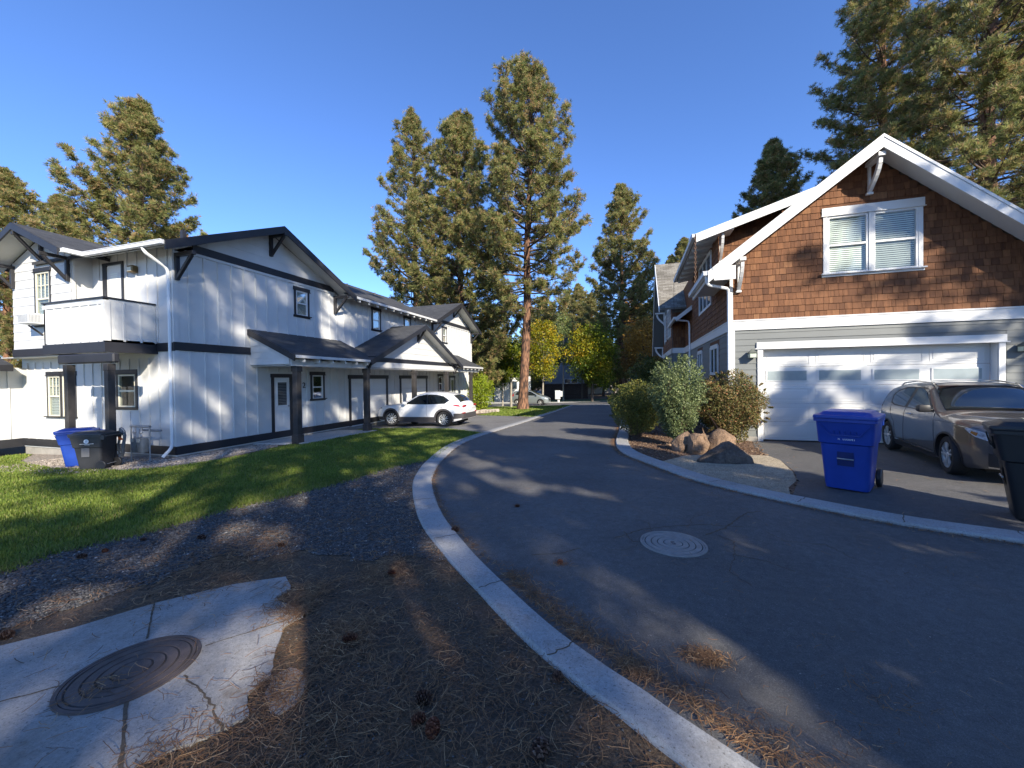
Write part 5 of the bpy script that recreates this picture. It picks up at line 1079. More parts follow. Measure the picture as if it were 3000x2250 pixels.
m.tube([(-12.72, 6.9, -1.12), (-11.98, 6.9, -1.12)], .035, 10); m.tube([(-12.72, 7.1, -1.25), (-11.9, 7.1, -1.25)], .03, 10)
for x in (-12.55, -12.3): m.tube([(x, 6.9, -1.15), (x, 6.88, -1.3), (x + .05, 6.86, -1.4)], .025, 8); m.lathe([(.03, -.03), (.06, 0), (.03, .03)], (x, 6.88, -1.28), (0, 1, 0), 12)
o = m.build('pipe', METG, gm, smooth=True); o.matrix_parent_inverse = GI
for x in (-12.46, -12.22):
    m = MB(); loft(m, [rrect(.18, .16, .05, -1.8, x, 6.88), rrect(.22, .2, .06, -1.7, x, 6.88), rrect(.22, .2, .06, -1.5, x, 6.88), rrect(.16, .14, .05, -1.42, x, 6.88)]); o = m.build('meter_body', simple('meter_grey', (.17, .18, .18), .55, .15, 10), gm, smooth=True); o.matrix_parent_inverse = GI
    m = MB(); m.box(x - .05, x + .05, 6.76, 6.79, -1.52, -1.44); o = m.build('dial', simple('dial_cream', (.5, .48, .42), .4), gm); o.matrix_parent_inverse = GI
# ================================================================== BOULDERS
def m_rock(name, cols):
    t = NT(name); v = t.coord(); n = t.noise(3.2, 8, .65, v); c = t.ramp(n, [(.28, cols[0]), (.5, cols[1]), (.72, cols[2])]); f = t.noise(24, 6, .75, v)
    c = t.mix(1., c, t.ramp(f, [(.25, .6), (.7, 1.25)]), 'MULTIPLY'); t.base(c); t.setv(Roughness=.92); t.bump(f, .9, .05, t.bump(n, .7, .12)); return t.m
RK1 = m_rock('tan_rock', ((.12, .075, .045), (.27, .175, .11), (.40, .27, .18))); RK2 = m_rock('grey_brown_rock', ((.055, .042, .032), (.13, .10, .08), (.22, .17, .13)))
def boulder(loc, size, rz, label, mat, seed, pts=None):
    r = random.Random(seed); bm = bmesh.new()
    src = pts or [Vector((r.gauss(0, 1), r.gauss(0, 1), r.gauss(0, 1))).normalized() * r.uniform(.85, 1.05) for _ in range(26)]
    for p in src: bm.verts.new((p[0] * size[0], p[1] * size[1], max(-.3, p[2]) * size[2]))
    bmesh.ops.convex_hull(bm, input=bm.verts[:]); bmesh.ops.delete(bm, geom=[v for v in bm.verts if not v.link_faces], context='VERTS')
    bmesh.ops.bevel(bm, geom=bm.edges[:], offset=min(size) * .09, segments=2, affect='EDGES', profile=.6); bmesh.ops.triangulate(bm, faces=bm.faces[:]); bmesh.ops.subdivide_edges(bm, edges=[e for e in bm.edges if e.calc_length() > .08], cuts=1, use_grid_fill=True)
    from mathutils import noise as N
    for v in bm.verts: 
        d = N.fractal(v.co * 5 + Vector((seed, 0, 0)), 1., 2., 4) * .035; v.co += v.normal * d if v.normal.length else Vector((0, 0, 0))
    me = bpy.data.meshes.new('boulder'); bm.to_mesh(me); bm.free(); me.materials.append(mat); me.polygons.foreach_set('use_smooth', [True] * len(me.polygons)); me.set_sharp_from_angle(angle=rad(28))
    o = bpy.data.objects.new('boulder', me); C.objects.link(o); o.location = (*loc, H(*loc) + size[2] * .22); o.rotation_euler = (0, 0, rz); tag(o, label, 'boulder', 'boulders in the planting bed'); return o
g1 = G(2120, 1361)
wedge = [(-1, -.3, -.3), (-1, .4, -.3), (1, -.4, -.3), (1.02, .3, -.3), (.98, -.35, .12), (1, .25, .15), (.55, 0, .35), (.15, -.05, 1), (-.1, .1, .9), (-.95, -.3, .05), (-.9, .35, .0), (-.5, -.25, .42), (.3, -.6, -.3), (-.4, -.6, -.3), (.2, .6, -.3), (-.3, .55, -.3), (.1, -.45, .3)]
boulder((g1[0] + .05, g1[1] + .2), (.50, .30, .36), rad(8), 'wide dark brown boulder with a pointed top, nearest the road', RK2, 3, wedge)
g = G(2115, 1330); boulder((g[0] + .02, g[1] + .3), (.38, .32, .50), .5, 'tallest tan boulder behind the dark pointed one', RK1, 11)
g = G(2008, 1326); boulder((g[0], g[1] + .28), (.33, .3, .38), 1.2, 'rounded tan boulder at the left end of the rock group', RK1, 23)
g = G(2047, 1333); boulder((g[0], g[1] + .22), (.25, .25, .42), 2.1, 'small upright tan boulder with a pointed top', RK1, 31)
g = G(2078, 1300); boulder((g[0], g[1] + .3), (.3, .2, .2), .2, 'small low boulder half hidden behind the tan ones', RK2, 37)
g = G(1960, 1310); boulder((g[0], g[1] + .2), (.10, .1, .09), .2, 'fist sized pale stone under the tall grey green shrub', RK1, 41)
g = G(1984, 1322); boulder((g[0], g[1] + .1), (.09, .12, .10), .7, 'little pale stone touching the rounded tan boulder', RK1, 43)
# ================================================================== VEGETATION
def unit(v): return v / (np.linalg.norm(v, axis=-1, keepdims=True) + 1e-9)
def tubes_np(segs):
    """segs: list of (p0,p1,r0,r1) -> triangles of 5-sided tubes"""
    n = 5; p0 = np.array([s[0] for s in segs]); p1 = np.array([s[1] for s in segs]); r0 = np.array([s[2] for s in segs]); r1 = np.array([s[3] for s in segs])
    d = unit(p1 - p0); a = unit(np.cross(d, np.where(np.abs(d[:, 2:3]) < .9, np.array([[0, 0, 1.]]), np.array([[1., 0, 0]])))); b = np.cross(d, a)
    an = np.arange(n) * 2 * math.pi / n; ring = a[:, None] * np.cos(an)[None, :, None] + b[:, None] * np.sin(an)[None, :, None]
    V = np.concatenate([p0[:, None] + ring * r0[:, None, None], p1[:, None] + ring * r1[:, None, None]], 1).reshape(-1, 3)
    base = np.arange(len(segs))[:, None] * 2 * n; j = np.arange(n); k = (j + 1) % n
    F1 = np.stack([base + j, base + k, base + n + k], -1).reshape(-1, 3); F2 = np.stack([base + j, base + n + k, base + n + j], -1).reshape(-1, 3)
    return V, np.concatenate([F1, F2])
NEED = tinted('pine_needles', [(0, (.06, .08, .03)), (.25, (.155, .185, .06)), (.55, (.30, .305, .10)), (.78, (.42, .39, .14)), (.85, (.42, .30, .14)), (1, (.50, .34, .16))], .6, .25, .25, translucent=.42)
BARKT = NT('pine_bark'); _v = BARKT.coord((1, 1, .28)); _vo = BARKT.new('ShaderNodeTexVoronoi'); _vo.inputs['Scale'].default_value = 9; BARKT.ln(_v, _vo.inputs['Vector'])
_c = BARKT.ramp(_vo.outputs['Distance'], [(0, (.27, .15, .085)), (.45, (.19, .095, .055)), (.75, (.05, .03, .022))]); _c = BARKT.mix(1., _c, BARKT.ramp(BARKT.noise(6, 6, .7, _v), [(.3, .6), (.7, 1.35)]), 'MULTIPLY')
BARKT.base(_c); BARKT.setv(Roughness=.95); BARKT.bump(_vo.outputs['Distance'], -.9, .06); BARK = BARKT.m
TWIG = simple('pine_twig', (.10, .065, .045), .9, .3, 5)
def pine_mesh(seed, Hh, zb, Rmax, prof, nb=120, blades=15, L=.25, bw=.036, low=0):
    """returns (trunk verts/faces builder, crown object data) for a ponderosa pine standing at the origin"""
    r = np.random.default_rng(seed); rr = random.Random(seed); tr = MB(); K = 22; lean = np.array([rr.uniform(-.3, .3), rr.uniform(-.3, .3)]) * Hh / 30; r0 = Hh * .0125 + .06
    axis = lambda z: np.array([lean[0] * (z / Hh) ** 1.5 + .06 * math.sin(z * .5 + seed), lean[1] * (z / Hh) ** 1.5 + .06 * math.cos(z * .43 + seed), z])
    zs = [0, .25, .6, 1.2] + list(np.linspace(2.2, Hh - .2, K)); rad_ = [r0 * (1.45 if z == 0 else 1.25 if z < .3 else 1.1 if z < .7 else 1.03 if z < 1.3 else (1 - (z / Hh)) ** .75 + .02) for z in zs]
    tr.tube([tuple(axis(z) - (np.array([0, 0, .4]) if z == 0 else 0)) for z in zs], rad_, 14)
    segs = []; tc = []; td = []
    for i in range(nb):
        u = (i + rr.random() * .8) / nb; z = zb + (Hh - zb - .3) * u ** .92; R = Rmax * float(np.interp(u, [p[0] for p in prof], [p[1] for p in prof])) * rr.choice((.45, .7, .85, .95, 1.05, 1.22)) * (1 + .18 * math.sin(i * 2.4 + seed))
        az = i * 2.39996 + rr.uniform(-.4, .4); el = float(np.interp(u, [0, .3, .7, 1], [-.25, .0, .45, 1.1])) + rr.uniform(-.15, .15)
        p = axis(z); d = np.array([math.cos(az) * math.cos(el), math.sin(az) * math.cos(el), math.sin(el)]); n = max(4, int(R / .45)); st = R / n; br = .014 * R + .012; P = [p.copy()]
        for k in range(n):
            d = unit(d + np.array([rr.uniform(-.12, .12), rr.uniform(-.12, .12), .10 + .03 * k / n - (.09 if k < n / 3 else 0)])); q = p + d * st; segs.append((p, q, br * (1 - k / n) + .006, br * (1 - (k + 1) / n) + .006)); t = (k + 1) / n
            if t > .34:
                for s_ in range(rr.choice((3, 3, 4)) if t < .85 else 6):
                    sd = unit(np.cross(d, [0, 0, 1]) * rr.choice((-1, 1)) * rr.uniform(.5, 1.2) + d * rr.uniform(.3, 1.) + np.array([0, 0, rr.uniform(-.15, .75)])); tl = rr.uniform(.25, .75) * (1.15 - .5 * t) * min(1.3, R / 2.2 + .35)
                    e = q + sd * tl; segs.append((q, e, .010, .006)); tc.append(e); td.append(unit(sd + np.array([0, 0, .45])))
                    for _ in range(3): g3 = np.array([rr.gauss(0, .13), rr.gauss(0, .13), rr.gauss(.02, .10)]); tc.append(e + g3); td.append(unit(sd * .6 + g3 * 4 + np.array([0, 0, .5])))
                    if tl > .2: 
                        e2 = q + sd * tl * .55 + np.array([rr.uniform(-.12, .12), rr.uniform(-.12, .12), rr.uniform(0, .2)]); tc.append(e2); td.append(unit(sd + np.array([rr.uniform(-.5, .5), rr.uniform(-.5, .5), .6]))); pass
            p = q
        tc.append(p); td.append(unit(d + np.array([0, 0, .3])))
    for k in range(low):                                            # dead bare limbs under the crown
        z = zb - rr.uniform(.3, 2.8); az = rr.uniform(0, 6.28); p = axis(z); d = np.array([math.cos(az), math.sin(az), .05]); ln = rr.uniform(.8, 2.4)
        for j in range(4): q = p + unit(d) * ln / 4; segs.append((p, q, .02 - .004 * j, .016 - .004 * j)); p = q; d = d + np.array([rr.uniform(-.2, .2), rr.uniform(-.2, .2), -.16])
    for k in range(10): tc.append(axis(Hh - .1 * k) + np.array([rr.uniform(-.12, .12), rr.uniform(-.12, .12), 0])); td.append(np.array([rr.uniform(-.3, .3), rr.uniform(-.3, .3), 1.]))
    tc = np.array(tc); td = unit(np.array(td)); T = len(tc)
    c = np.repeat(tc, blades, 0); d = np.repeat(td, blades, 0); rnd = unit(r.normal(size=c.shape)); dirn = unit(d * .75 + rnd * .9); ln = L * r.uniform(.7, 1.25, (len(c), 1)); sd = unit(np.cross(dirn, r.normal(size=c.shape))) * bw * r.uniform(.6, 1.2, (len(c), 1))
    b0 = c + dirn * .02; V = np.stack([b0 - sd * .35, b0 + sd * .35, b0 + dirn * ln * .6 + sd * .6, b0 + dirn * ln], 1).reshape(-1, 3); i0 = np.arange(len(c))[:, None] * 4; Fn = np.concatenate([i0 + [0, 1, 2], i0 + [0, 2, 3]])
    tt = np.repeat(np.clip(r.normal(.42, .17, T), .02, .8), blades) + r.normal(0, .08, len(c)); brown = (np.repeat(r.random(T) < .24, blades) & (r.random(len(c)) < .75)) | (r.random(len(c)) < .07); tt = np.where(brown, r.uniform(.84, 1, len(c)), np.clip(tt, 0, .8)); tt = np.concatenate([tt, tt])
    Vs, Fs = tubes_np(segs); nV = len(V); V = np.concatenate([V, Vs]); Fa = np.concatenate([Fn, Fs + nV]); tt = np.concatenate([tt, np.zeros(len(Fs))]); mi = np.concatenate([np.zeros(len(Fn), np.int32), np.ones(len(Fs), np.int32)])
    return tr, V, Fa, tt, mi
def pine(label, loc, args, group='ponderosa pines', sc=1., rz=0., dz=0.):
    x, y = loc; t = thing('pine_tree', label, 'pine tree', (x, y, H(x, y) + dz), rz, group); tr, V, Fa, tt, mi = pine_mesh(**args)
    tr.build('trunk', BARK, t, smooth=True); o = npmesh('crown', V, Fa, [NEED, TWIG], tt, t); o.data.polygons.foreach_set('material_index', mi); t.scale = (sc, sc, sc); return t
def pine_copy(src, label, loc, sc, rz, group='ponderosa pines', dz=0.):
    c = copy_tree(src); c['label'] = label; c['group'] = group; c.location = (*loc, H(*loc) + dz); c.rotation_euler = (0, 0, rz); c.scale = (sc, sc, sc); return c
def at(px, depth, z=None):
    """ground point at picture column px and distance depth along the view"""
    r = FW + RT * ((px - 1500) / F); return (float(r[0] * depth), float(r[1] * depth))
def hgt(px_top, depth, gx, gy): return (1111 - px_top) / F * depth - H(gx, gy) - .8
PF1 = [(0, .55), (.12, .95), (.35, 1.), (.6, .85), (.8, .62), (.93, .38), (1, .12)]
PF2 = [(0, .8), (.2, 1.), (.5, .8), (.75, .52), (.92, .26), (1, .08)]
PF3 = [(0, .9), (.25, .95), (.5, .75), (.8, .4), (1, .06)]
g = G(1534, 1199); dT = float(np.dot([*g, H(*g)], FW)); T1 = pine('tallest pine, with a long bare orange trunk, on the far lawn', g, dict(seed=4, Hh=(1199 - 157) / F * dT - 2.3, zb=7.6, Rmax=4.5, prof=[(0, .75), (.1, .9), (.25, 1.12), (.35, 1.), (.6, .85), (.8, .62), (.93, .38), (1, .12)], nb=172, low=9))
T1.rotation_euler = (rad(-.4), rad(2.4), 0); g = at(1352, 37); T2 = pine('dense pine between the tallest pine and the white house roof', g, dict(seed=9, Hh=hgt(325, 37, *g), zb=2.0, Rmax=5.3, prof=PF2, nb=250, low=0))
g = at(1224, 41); T3 = pine('open ragged pine standing left of the dense middle pine', g, dict(seed=16, Hh=hgt(330, 41, *g), zb=6.5, Rmax=5.6, prof=[(0, .95), (.25, 1), (.5, .7), (.75, .45), (.9, .25), (1, .1)], nb=155, low=4))
g = at(430, 30); T5 = pine('broad pine rising behind the white house roof at left', g, dict(seed=22, Hh=hgt(278, 30, *g), zb=2.0, Rmax=5.1, prof=PF3, nb=235))
def cp(src, srcH, label, px, top, depth, rz, base=None, group='ponderosa pines', dz=0.):
    g = at(px, depth); h = (1111 - (px - 1500) * .0113 - top) / F * depth - H(*g) - dz - .8; return pine_copy(src, label, g, h / srcH, rz, group, dz)
h1 = (1199 - 157) / F * dT; g = at(1352, 37); h2 = hgt(325, 37, *g); g = at(1224, 41); h3 = hgt(330, 41, *g); g = at(430, 30); h5 = hgt(278, 30, *g)
cp(T2, h2, 'dark trunked pine right of the road end beside the yellow maple', 1822, 535, 55, 1.1)
cp(T5, h5, 'shorter pine with top above the shingled roof, clear of its neighbours', 2268, 395, 34, 2.0)
cp(T5, h5, 'half cut pine at the left frame edge', 25, 470, 27, 3.1); cp(T2, h2, 'small pine between the left edge pine and the broad pine', 188, 555, 33, .4)
cp(T3, h3, 'small pine tip just left of the broad pine behind the wing roof', 265, 650, 38, .9)
g = at(2705, 25); T9 = pine('tall dark green pine right behind the garage gable', (g[0], g[1] + 4), dict(seed=31, Hh=34, zb=3, Rmax=4.1, prof=[(0, 1), (.5, .9), (.8, .6), (1, .2)], nb=330, blades=15, L=.23, bw=.030))
g = at(2905, 20); cp2 = pine_copy(T9, 'huge pine filling the top right corner', (g[0] + 1, g[1] + 2), 1.0, 2.4)
g = at(3150, 24); pine_copy(T9, 'pine crown cut by the right frame edge above the roof', g, 1.05, 4.0)
cp(T2, h2, 'pine tip peeking over the dormer eave', 2005, 690, 60, 2.2); cp(T3, h3, 'thin far pine left of the tan roof ridge', 1965, 745, 75, 2.2)
far = [(1590, 860, 70, .3), (1650, 870, 82, 1.4), (1695, 825, 88, 2.1), (1735, 850, 78, 2.9), (1768, 890, 66, 3.3), (1560, 890, 90, 3.9), (1620, 880, 95, 4.4), (1670, 850, 98, 5.2), (1715, 870, 94, .5), (1540, 940, 85, 1.9), (1480, 900, 80, .2), (1440, 880, 74, 2.6), (1410, 930, 62, 1.0), (1880, 800, 80, 4.2), (1925, 860, 70, 5.0), (1850, 900, 90, 5.5), (1620, 950, 100, 2.4), (1690, 960, 105, .8), (1000, 900, 70, .7), (700, 900, 60, 1.7)]
for i, (px, top, d, rz) in enumerate(far):
    cp((T2, T3, T5)[i % 3], (h2, h3, h5)[i % 3], 'far pine in the backdrop beyond the street', px, top, d, rz, group='far backdrop pines')
# pines outside the frame whose crowns shade the road, lawn and house front
T0 = pine('open pine standing behind the viewer', (3.5, -3.0), dict(seed=77, Hh=26, zb=8.5, Rmax=4.4, prof=PF1, nb=62, blades=9), 'pines behind the viewer')
shade = [(10, -6.5, 20, 1.2, 5), (8.5, -11.5, 22, 2.2, 5), (9.3, -2.3, 11.5, 3.3, 2), (9.4, -.4, 9, 4.4, 2), (19.5, 1, 18, 5.1, 5), (7.5, -6.2, 13, 2.9, 5), (16.5, -.5, 11, 2.0, 1), (11, -12.6, 24, 5.6, 5), (6.3, -1.9, 5.6, 1.9, 2)]
for i, (x, y, h, rz, s) in enumerate(shade):
    src = (T2, T3, T5, T9, T1, T0)[s]; pine_copy(src, 'pine standing behind the viewer', (x, y), h / (h2, h3, h5, 34, h1, 26)[s], rz, 'pines behind the viewer')
# ------------------------------------------------------------------ leafy shrubs and broadleaf trees
def leaves(P, size, r, out=None, asp=.55):
    n = len(P); nrm = unit(r.normal(size=(n, 3)) + (out if out is not None else 0)); a = unit(np.cross(nrm, r.normal(size=(n, 3)))); b = np.cross(nrm, a); s = size * r.uniform(.6, 1.3, (n, 1))
    V = np.stack([P - a * s * .5, P + b * s * asp * .5, P + a * s * .5, P - b * s * asp * .5], 1).reshape(-1, 3); i0 = np.arange(n)[:, None] * 4; return V, i0 + np.arange(4)
def shrub(label, loc, R, Hh, n, size, mat, seed, stem=.15, shape='ball', group='shrubs in the planting bed', name='shrub', sprig=.0, tintm=.5, tints=.22, cz=None, tree=None):
    r = np.random.default_rng(seed); x, y = loc; t = thing(name, label, 'shrub' if name == 'shrub' else 'tree', (x, y, H(x, y)), 0, group); m = MB(); rr = random.Random(seed)
    cz = cz or (Hh + stem) / 2; az = (Hh - stem) / 2
    u = unit(r.normal(size=(n, 3))); q = r.random(n) ** .38
    lump = 1 + .16 * np.sin(u[:, 0] * 5 + seed) * np.cos(u[:, 1] * 4 + seed * 2) + .10 * np.sin(u[:, 2] * 7 + u[:, 0] * 6 + seed)
    rad3 = np.stack([np.full(n, R[0]), np.full(n, R[1]), np.full(n, az)], 1); P = u * q[:, None] * lump[:, None] * rad3
    if shape == 'vase': k = np.clip((P[:, 2] / az + 1) / 2, 0, 1); w = .42 + .75 * k ** .8; P[:, 0] *= w; P[:, 1] *= w
    P[:, 2] += cz
    if sprig:
        ns = int(n * .10); uu = unit(r.normal(size=(60, 3)) + [0, 0, .6]); k = r.integers(0, 60, ns); tt = r.random((ns, 1)) * sprig; S = uu[k] * rad3[:1] * (1 + tt / max(R[0], .1)) + [0, 0, cz] + r.normal(0, .012, (ns, 3))
        if shape == 'vase': kk = np.clip(((S[:, 2] - cz) / az + 1) / 2, 0, 1); w = .42 + .75 * kk ** .8; S[:, 0] *= w; S[:, 1] *= w
        P[:ns] = S
    nz = .5 + .5 * np.sin(P[:, 0] * 4 + seed) * np.sin(P[:, 1] * 5) * np.sin(P[:, 2] * 4.3 + 1)
    V, Fq = leaves(P, size, r, u * .6); tn = np.clip(r.normal(tintm, tints, n) + (nz - .5) * .25, 0, 1)
    o = npmesh('crown', V, Fq, mat, tn, t)
    for k in range(16):
        a = rr.uniform(0, 6.28); e = rr.uniform(.5, .95); q1 = (R[0] * e * math.cos(a) * .35, R[1] * e * math.sin(a) * .35, stem + (cz - stem) * .4); q2 = (R[0] * e * math.cos(a) * .8, R[1] * e * math.sin(a) * .8, cz + az * rr.uniform(-.2, .6)); m.tube([(rr.uniform(-.05, .05), rr.uniform(-.05, .05), -.05), q1, q2], [.018, .013, .005], 5)
    m.build('stem', TWIG, t); return t
LB = tinted('boxwood_leaf', [(0, (.03, .045, .012)), (.5, (.12, .14, .028)), (.8, (.25, .23, .045)), (1, (.36, .27, .06))], .45, .2, 1.2, translucent=.15)
LG = tinted('grey_green_leaf', [(0, (.04, .06, .02)), (.5, (.14, .18, .07)), (.85, (.26, .30, .13)), (1, (.33, .34, .15))], .5, .2, 1.4, translucent=.2)
LR = tinted('autumn_barberry_leaf', [(0, (.06, .055, .02)), (.35, (.15, .16, .045)), (.6, (.24, .18, .07)), (.85, (.30, .17, .08)), (1, (.36, .12, .06))], .55, .2, 1.4, translucent=.2)
LMAP = tinted('yellow_maple_leaf', [(0, (.05, .085, .006)), (.4, (.16, .20, .012)), (.7, (.36, .30, .015)), (1, (.52, .28, .02))], .5, .25, .35, translucent=.35)
LO = tinted('orange_leaf', [(0, (.12, .07, .02)), (.5, (.33, .17, .03)), (1, (.50, .27, .04))], .55, .2, .5, translucent=.3)
LA = tinted('aspen_leaf', [(0, (.06, .09, .03)), (.5, (.14, .19, .06)), (1, (.28, .30, .09))], .5, .2, .5, translucent=.3)
LL = tinted('lime_shrub_leaf', [(0, (.10, .15, .01)), (.6, (.26, .34, .02)), (1, (.40, .42, .04))], .5, .2, 1., translucent=.3)
def gp_at(px, py, back): g = G(px, py); d = np.array(g) / math.hypot(*g); return (g[0] + d[0] * back, g[1] + d[1] * back)
g = G(1868, 1285); shrub('dark olive round shrub nearest the road, left of the others', (g[0], g[1] + .35), (.84, .84), 1.62, 30000, .042, LB, 5, .12, group='shrubs in the planting bed', sprig=.07, tintm=.48)
g = G(1992, 1316); shrub('tall grey green shrub in the middle, widest at its top', (g[0], g[1] + .5), (.66, .66), 2.12, 30000, .046, LG, 6, .02, 'vase', sprig=.14)
g = G(2165, 1300); shrub('reddish brown shrub in front of the garage corner', (g[0] - .1, g[1] + .5), (.88, .74), 1.80, 46000, .044, LR, 7, .12, sprig=.10, tints=.28, tintm=.42)
g = gp_at(2085, 1262, .6); shrub('small dark shrub in the shade against the grey side wall', (g[0], g[1]), (.6, .5), .8, 6000, .05, LB, 8, .05, tintm=.2)
g = gp_at(1855, 1190, 6); shrub('loose green shrub behind the round olive one', (g[0] + .3, g[1] - 2), (.9, .8), 1.9, 9000, .06, LG, 9, .1, sprig=.3, tintm=.35)
g = at(1908, 24); shrub('large dark rounded hedge beside the far wing', (g[0], g[1]), (1.5, 1.6), 3.5, 16000, .10, LB, 10, .1, tintm=.3)
g = at(1868, 21); shrub('low blue green shrub in front of the dark hedge', (g[0], g[1]), (1.3, 1.2), 1.7, 8000, .09, tinted('blue_green_leaf', [(0, (.02, .035, .025)), (1, (.06, .10, .07))], .6), 12, .1)
g = at(1408, 29.5); shrub('lime yellow shrub past the end of the white house', (g[0], g[1]), (.95, .9), 2.7, 7000, .11, LL, 13, .05, group='far shrubs', sprig=.2)
def broadleaf(label, loc, Hh, cz0, R, n, size, mat, seed, trunk_r, tintm=.5, tints=.25, lumps=16, pale=False, group='autumn trees', name='broadleaf_tree', topw=1.):
    r = np.random.default_rng(seed); rr = random.Random(seed); x, y = loc; t = thing(name, label, 'tree', (x, y, H(x, y)), 0, group); m = MB(); Ps = []; outs = []; tn = []
    zc = (Hh + cz0) / 2; hz = (Hh - cz0) / 2; cen = []
    for k in range(lumps):
        u = k / lumps; a = k * 2.4; zz = cz0 + (Hh - cz0) * (.1 + .84 * u); w = math.sqrt(max(.08, 1 - ((zz - zc) / hz) ** 2)) * R * (topw if u > .6 else 1); cen.append((math.cos(a) * w * .58 * rr.uniform(.6, 1.1), math.sin(a) * w * .58 * rr.uniform(.6, 1.1), zz, R * rr.uniform(.34, .52)))
    m.tube([(0, 0, -.3), (0, 0, cz0 * .5), (.05, 0, cz0), (.08, .05, zc), (.05, 0, Hh * .9)], [trunk_r * 1.3, trunk_r, trunk_r * .85, trunk_r * .5, .02], 10)
    for (cx_, cy_, cz_, rr_) in cen: b = cz0 + (cz_ - cz0) * .45; m.tube([(.05, 0, b), (cx_ * .5, cy_ * .5, (b + cz_) / 2 + .1), (cx_, cy_, cz_)], [trunk_r * .35, trunk_r * .22, .012], 6)
    w = np.array([c[3] ** 2 for c in cen]); w /= w.sum(); k = r.choice(len(cen), n, p=w); ca = np.array(cen)[k]; u = unit(r.normal(size=(n, 3))); q = (r.random(n) ** .45 * ca[:, 3] * (1 + .2 * np.sin(u[:, 0] * 7 + k)))[:, None]; P = ca[:, :3] + u * q * [1, 1, .8]
    V, Fq = leaves(P, size, r, u * .5 + [0, 0, .3], .8); tt = np.clip(r.normal(tintm, tints * .6, n) + (r.normal(0, tints * .7, len(cen)))[k] + (P[:, 2] - zc) / hz * .12, 0, 1); npmesh('crown', V, Fq, mat, tt, t)
    m.build('trunk', simple('pale_bark', (.30, .27, .22), .85, .25, 6, .3, 40) if pale else simple('brown_bark', (.09, .07, .055), .9, .3, 6, .3, 40), t, smooth=True); return t
def bl(label, px, top, bot, depth, R, n, size, mat, seed, tr, **k):
    g = at(px, depth); ez = (1111 - (px - 1500) * .0113); h = (ez - top) / F * depth - H(*g); b = (ez - bot) / F * depth - H(*g); return broadleaf(label, g, h, max(.8, b), R, n, size, mat, seed, tr, **k)
bl('golden green maple just right of the tallest pine trunk', 1590, 925, 1120, 46, 2.6, 9000, .18, LMAP, 41, .11, tintm=.60, lumps=20, pale=True)
bl('young green tree with pale trunk left of the tallest pine trunk', 1497, 1000, 1110, 37, 1.9, 5000, .17, LMAP, 42, .10, tintm=.28, pale=True, lumps=13)
bl('smaller green tree with slim pale trunk, far left of the pine trunk', 1472, 1040, 1120, 41, 1.5, 3000, .18, LMAP, 43, .08, tintm=.2, pale=True, lumps=9)
bl('wide yellow green maple shading the lawn at the road end', 1735, 955, 1125, 47, 3.7, 12000, .20, LMAP, 44, .13, tintm=.32, lumps=24)
bl('bright yellow young maple top left of the wide maple', 1705, 940, 1080, 54, 1.5, 3000, .2, LMAP, 49, .08, tintm=.85, lumps=9)
bl('pale green aspen in front of the grey house', 1650, 915, 1075, 52, 2.3, 5000, .17, LA, 45, .09, lumps=16, pale=True)
bl('orange brown tree left of the shingled house wing', 1885, 930, 1105, 45, 3.0, 10000, .17, LO, 46, .12, lumps=20)
bl('orange tree behind the dark trunked pine', 1850, 880, 1060, 62, 3.2, 8000, .2, LO, 47, .12, lumps=18)
bl('orange yellow tree tip above the white house ridge', 540, 672, 760, 44, 1.5, 2500, .2, LO, 48, .1, lumps=8)
bl('rusty leaved small tree past the white house end', 1405, 1030, 1130, 50, 1.5, 2500, .15, tinted('rust_leaf', [(0, (.10, .04, .02)), (1, (.30, .12, .06))], .6, translucent=.2), 50, .06, lumps=9)
for i, (px, top, d, R, mt, tm) in enumerate([(1500, 985, 62, 3, LB, .3), (1445, 990, 56, 3, LB, .25), (1600, 1010, 75, 4, LB, .3), (1680, 1020, 76, 4, LA, .3), (1800, 1010, 70, 4, LB, .35), (1770, 1040, 64, 3, LA, .2), (1920, 985, 66, 4, LB, .4), (1385, 990, 50, 2.5, LB, .2)]):
    bl('dark green backdrop tree behind the street houses', px, top, 1130, d, R, 5000, .30, mt, 60 + i, .12, tintm=tm, group='dark backdrop trees', lumps=14)
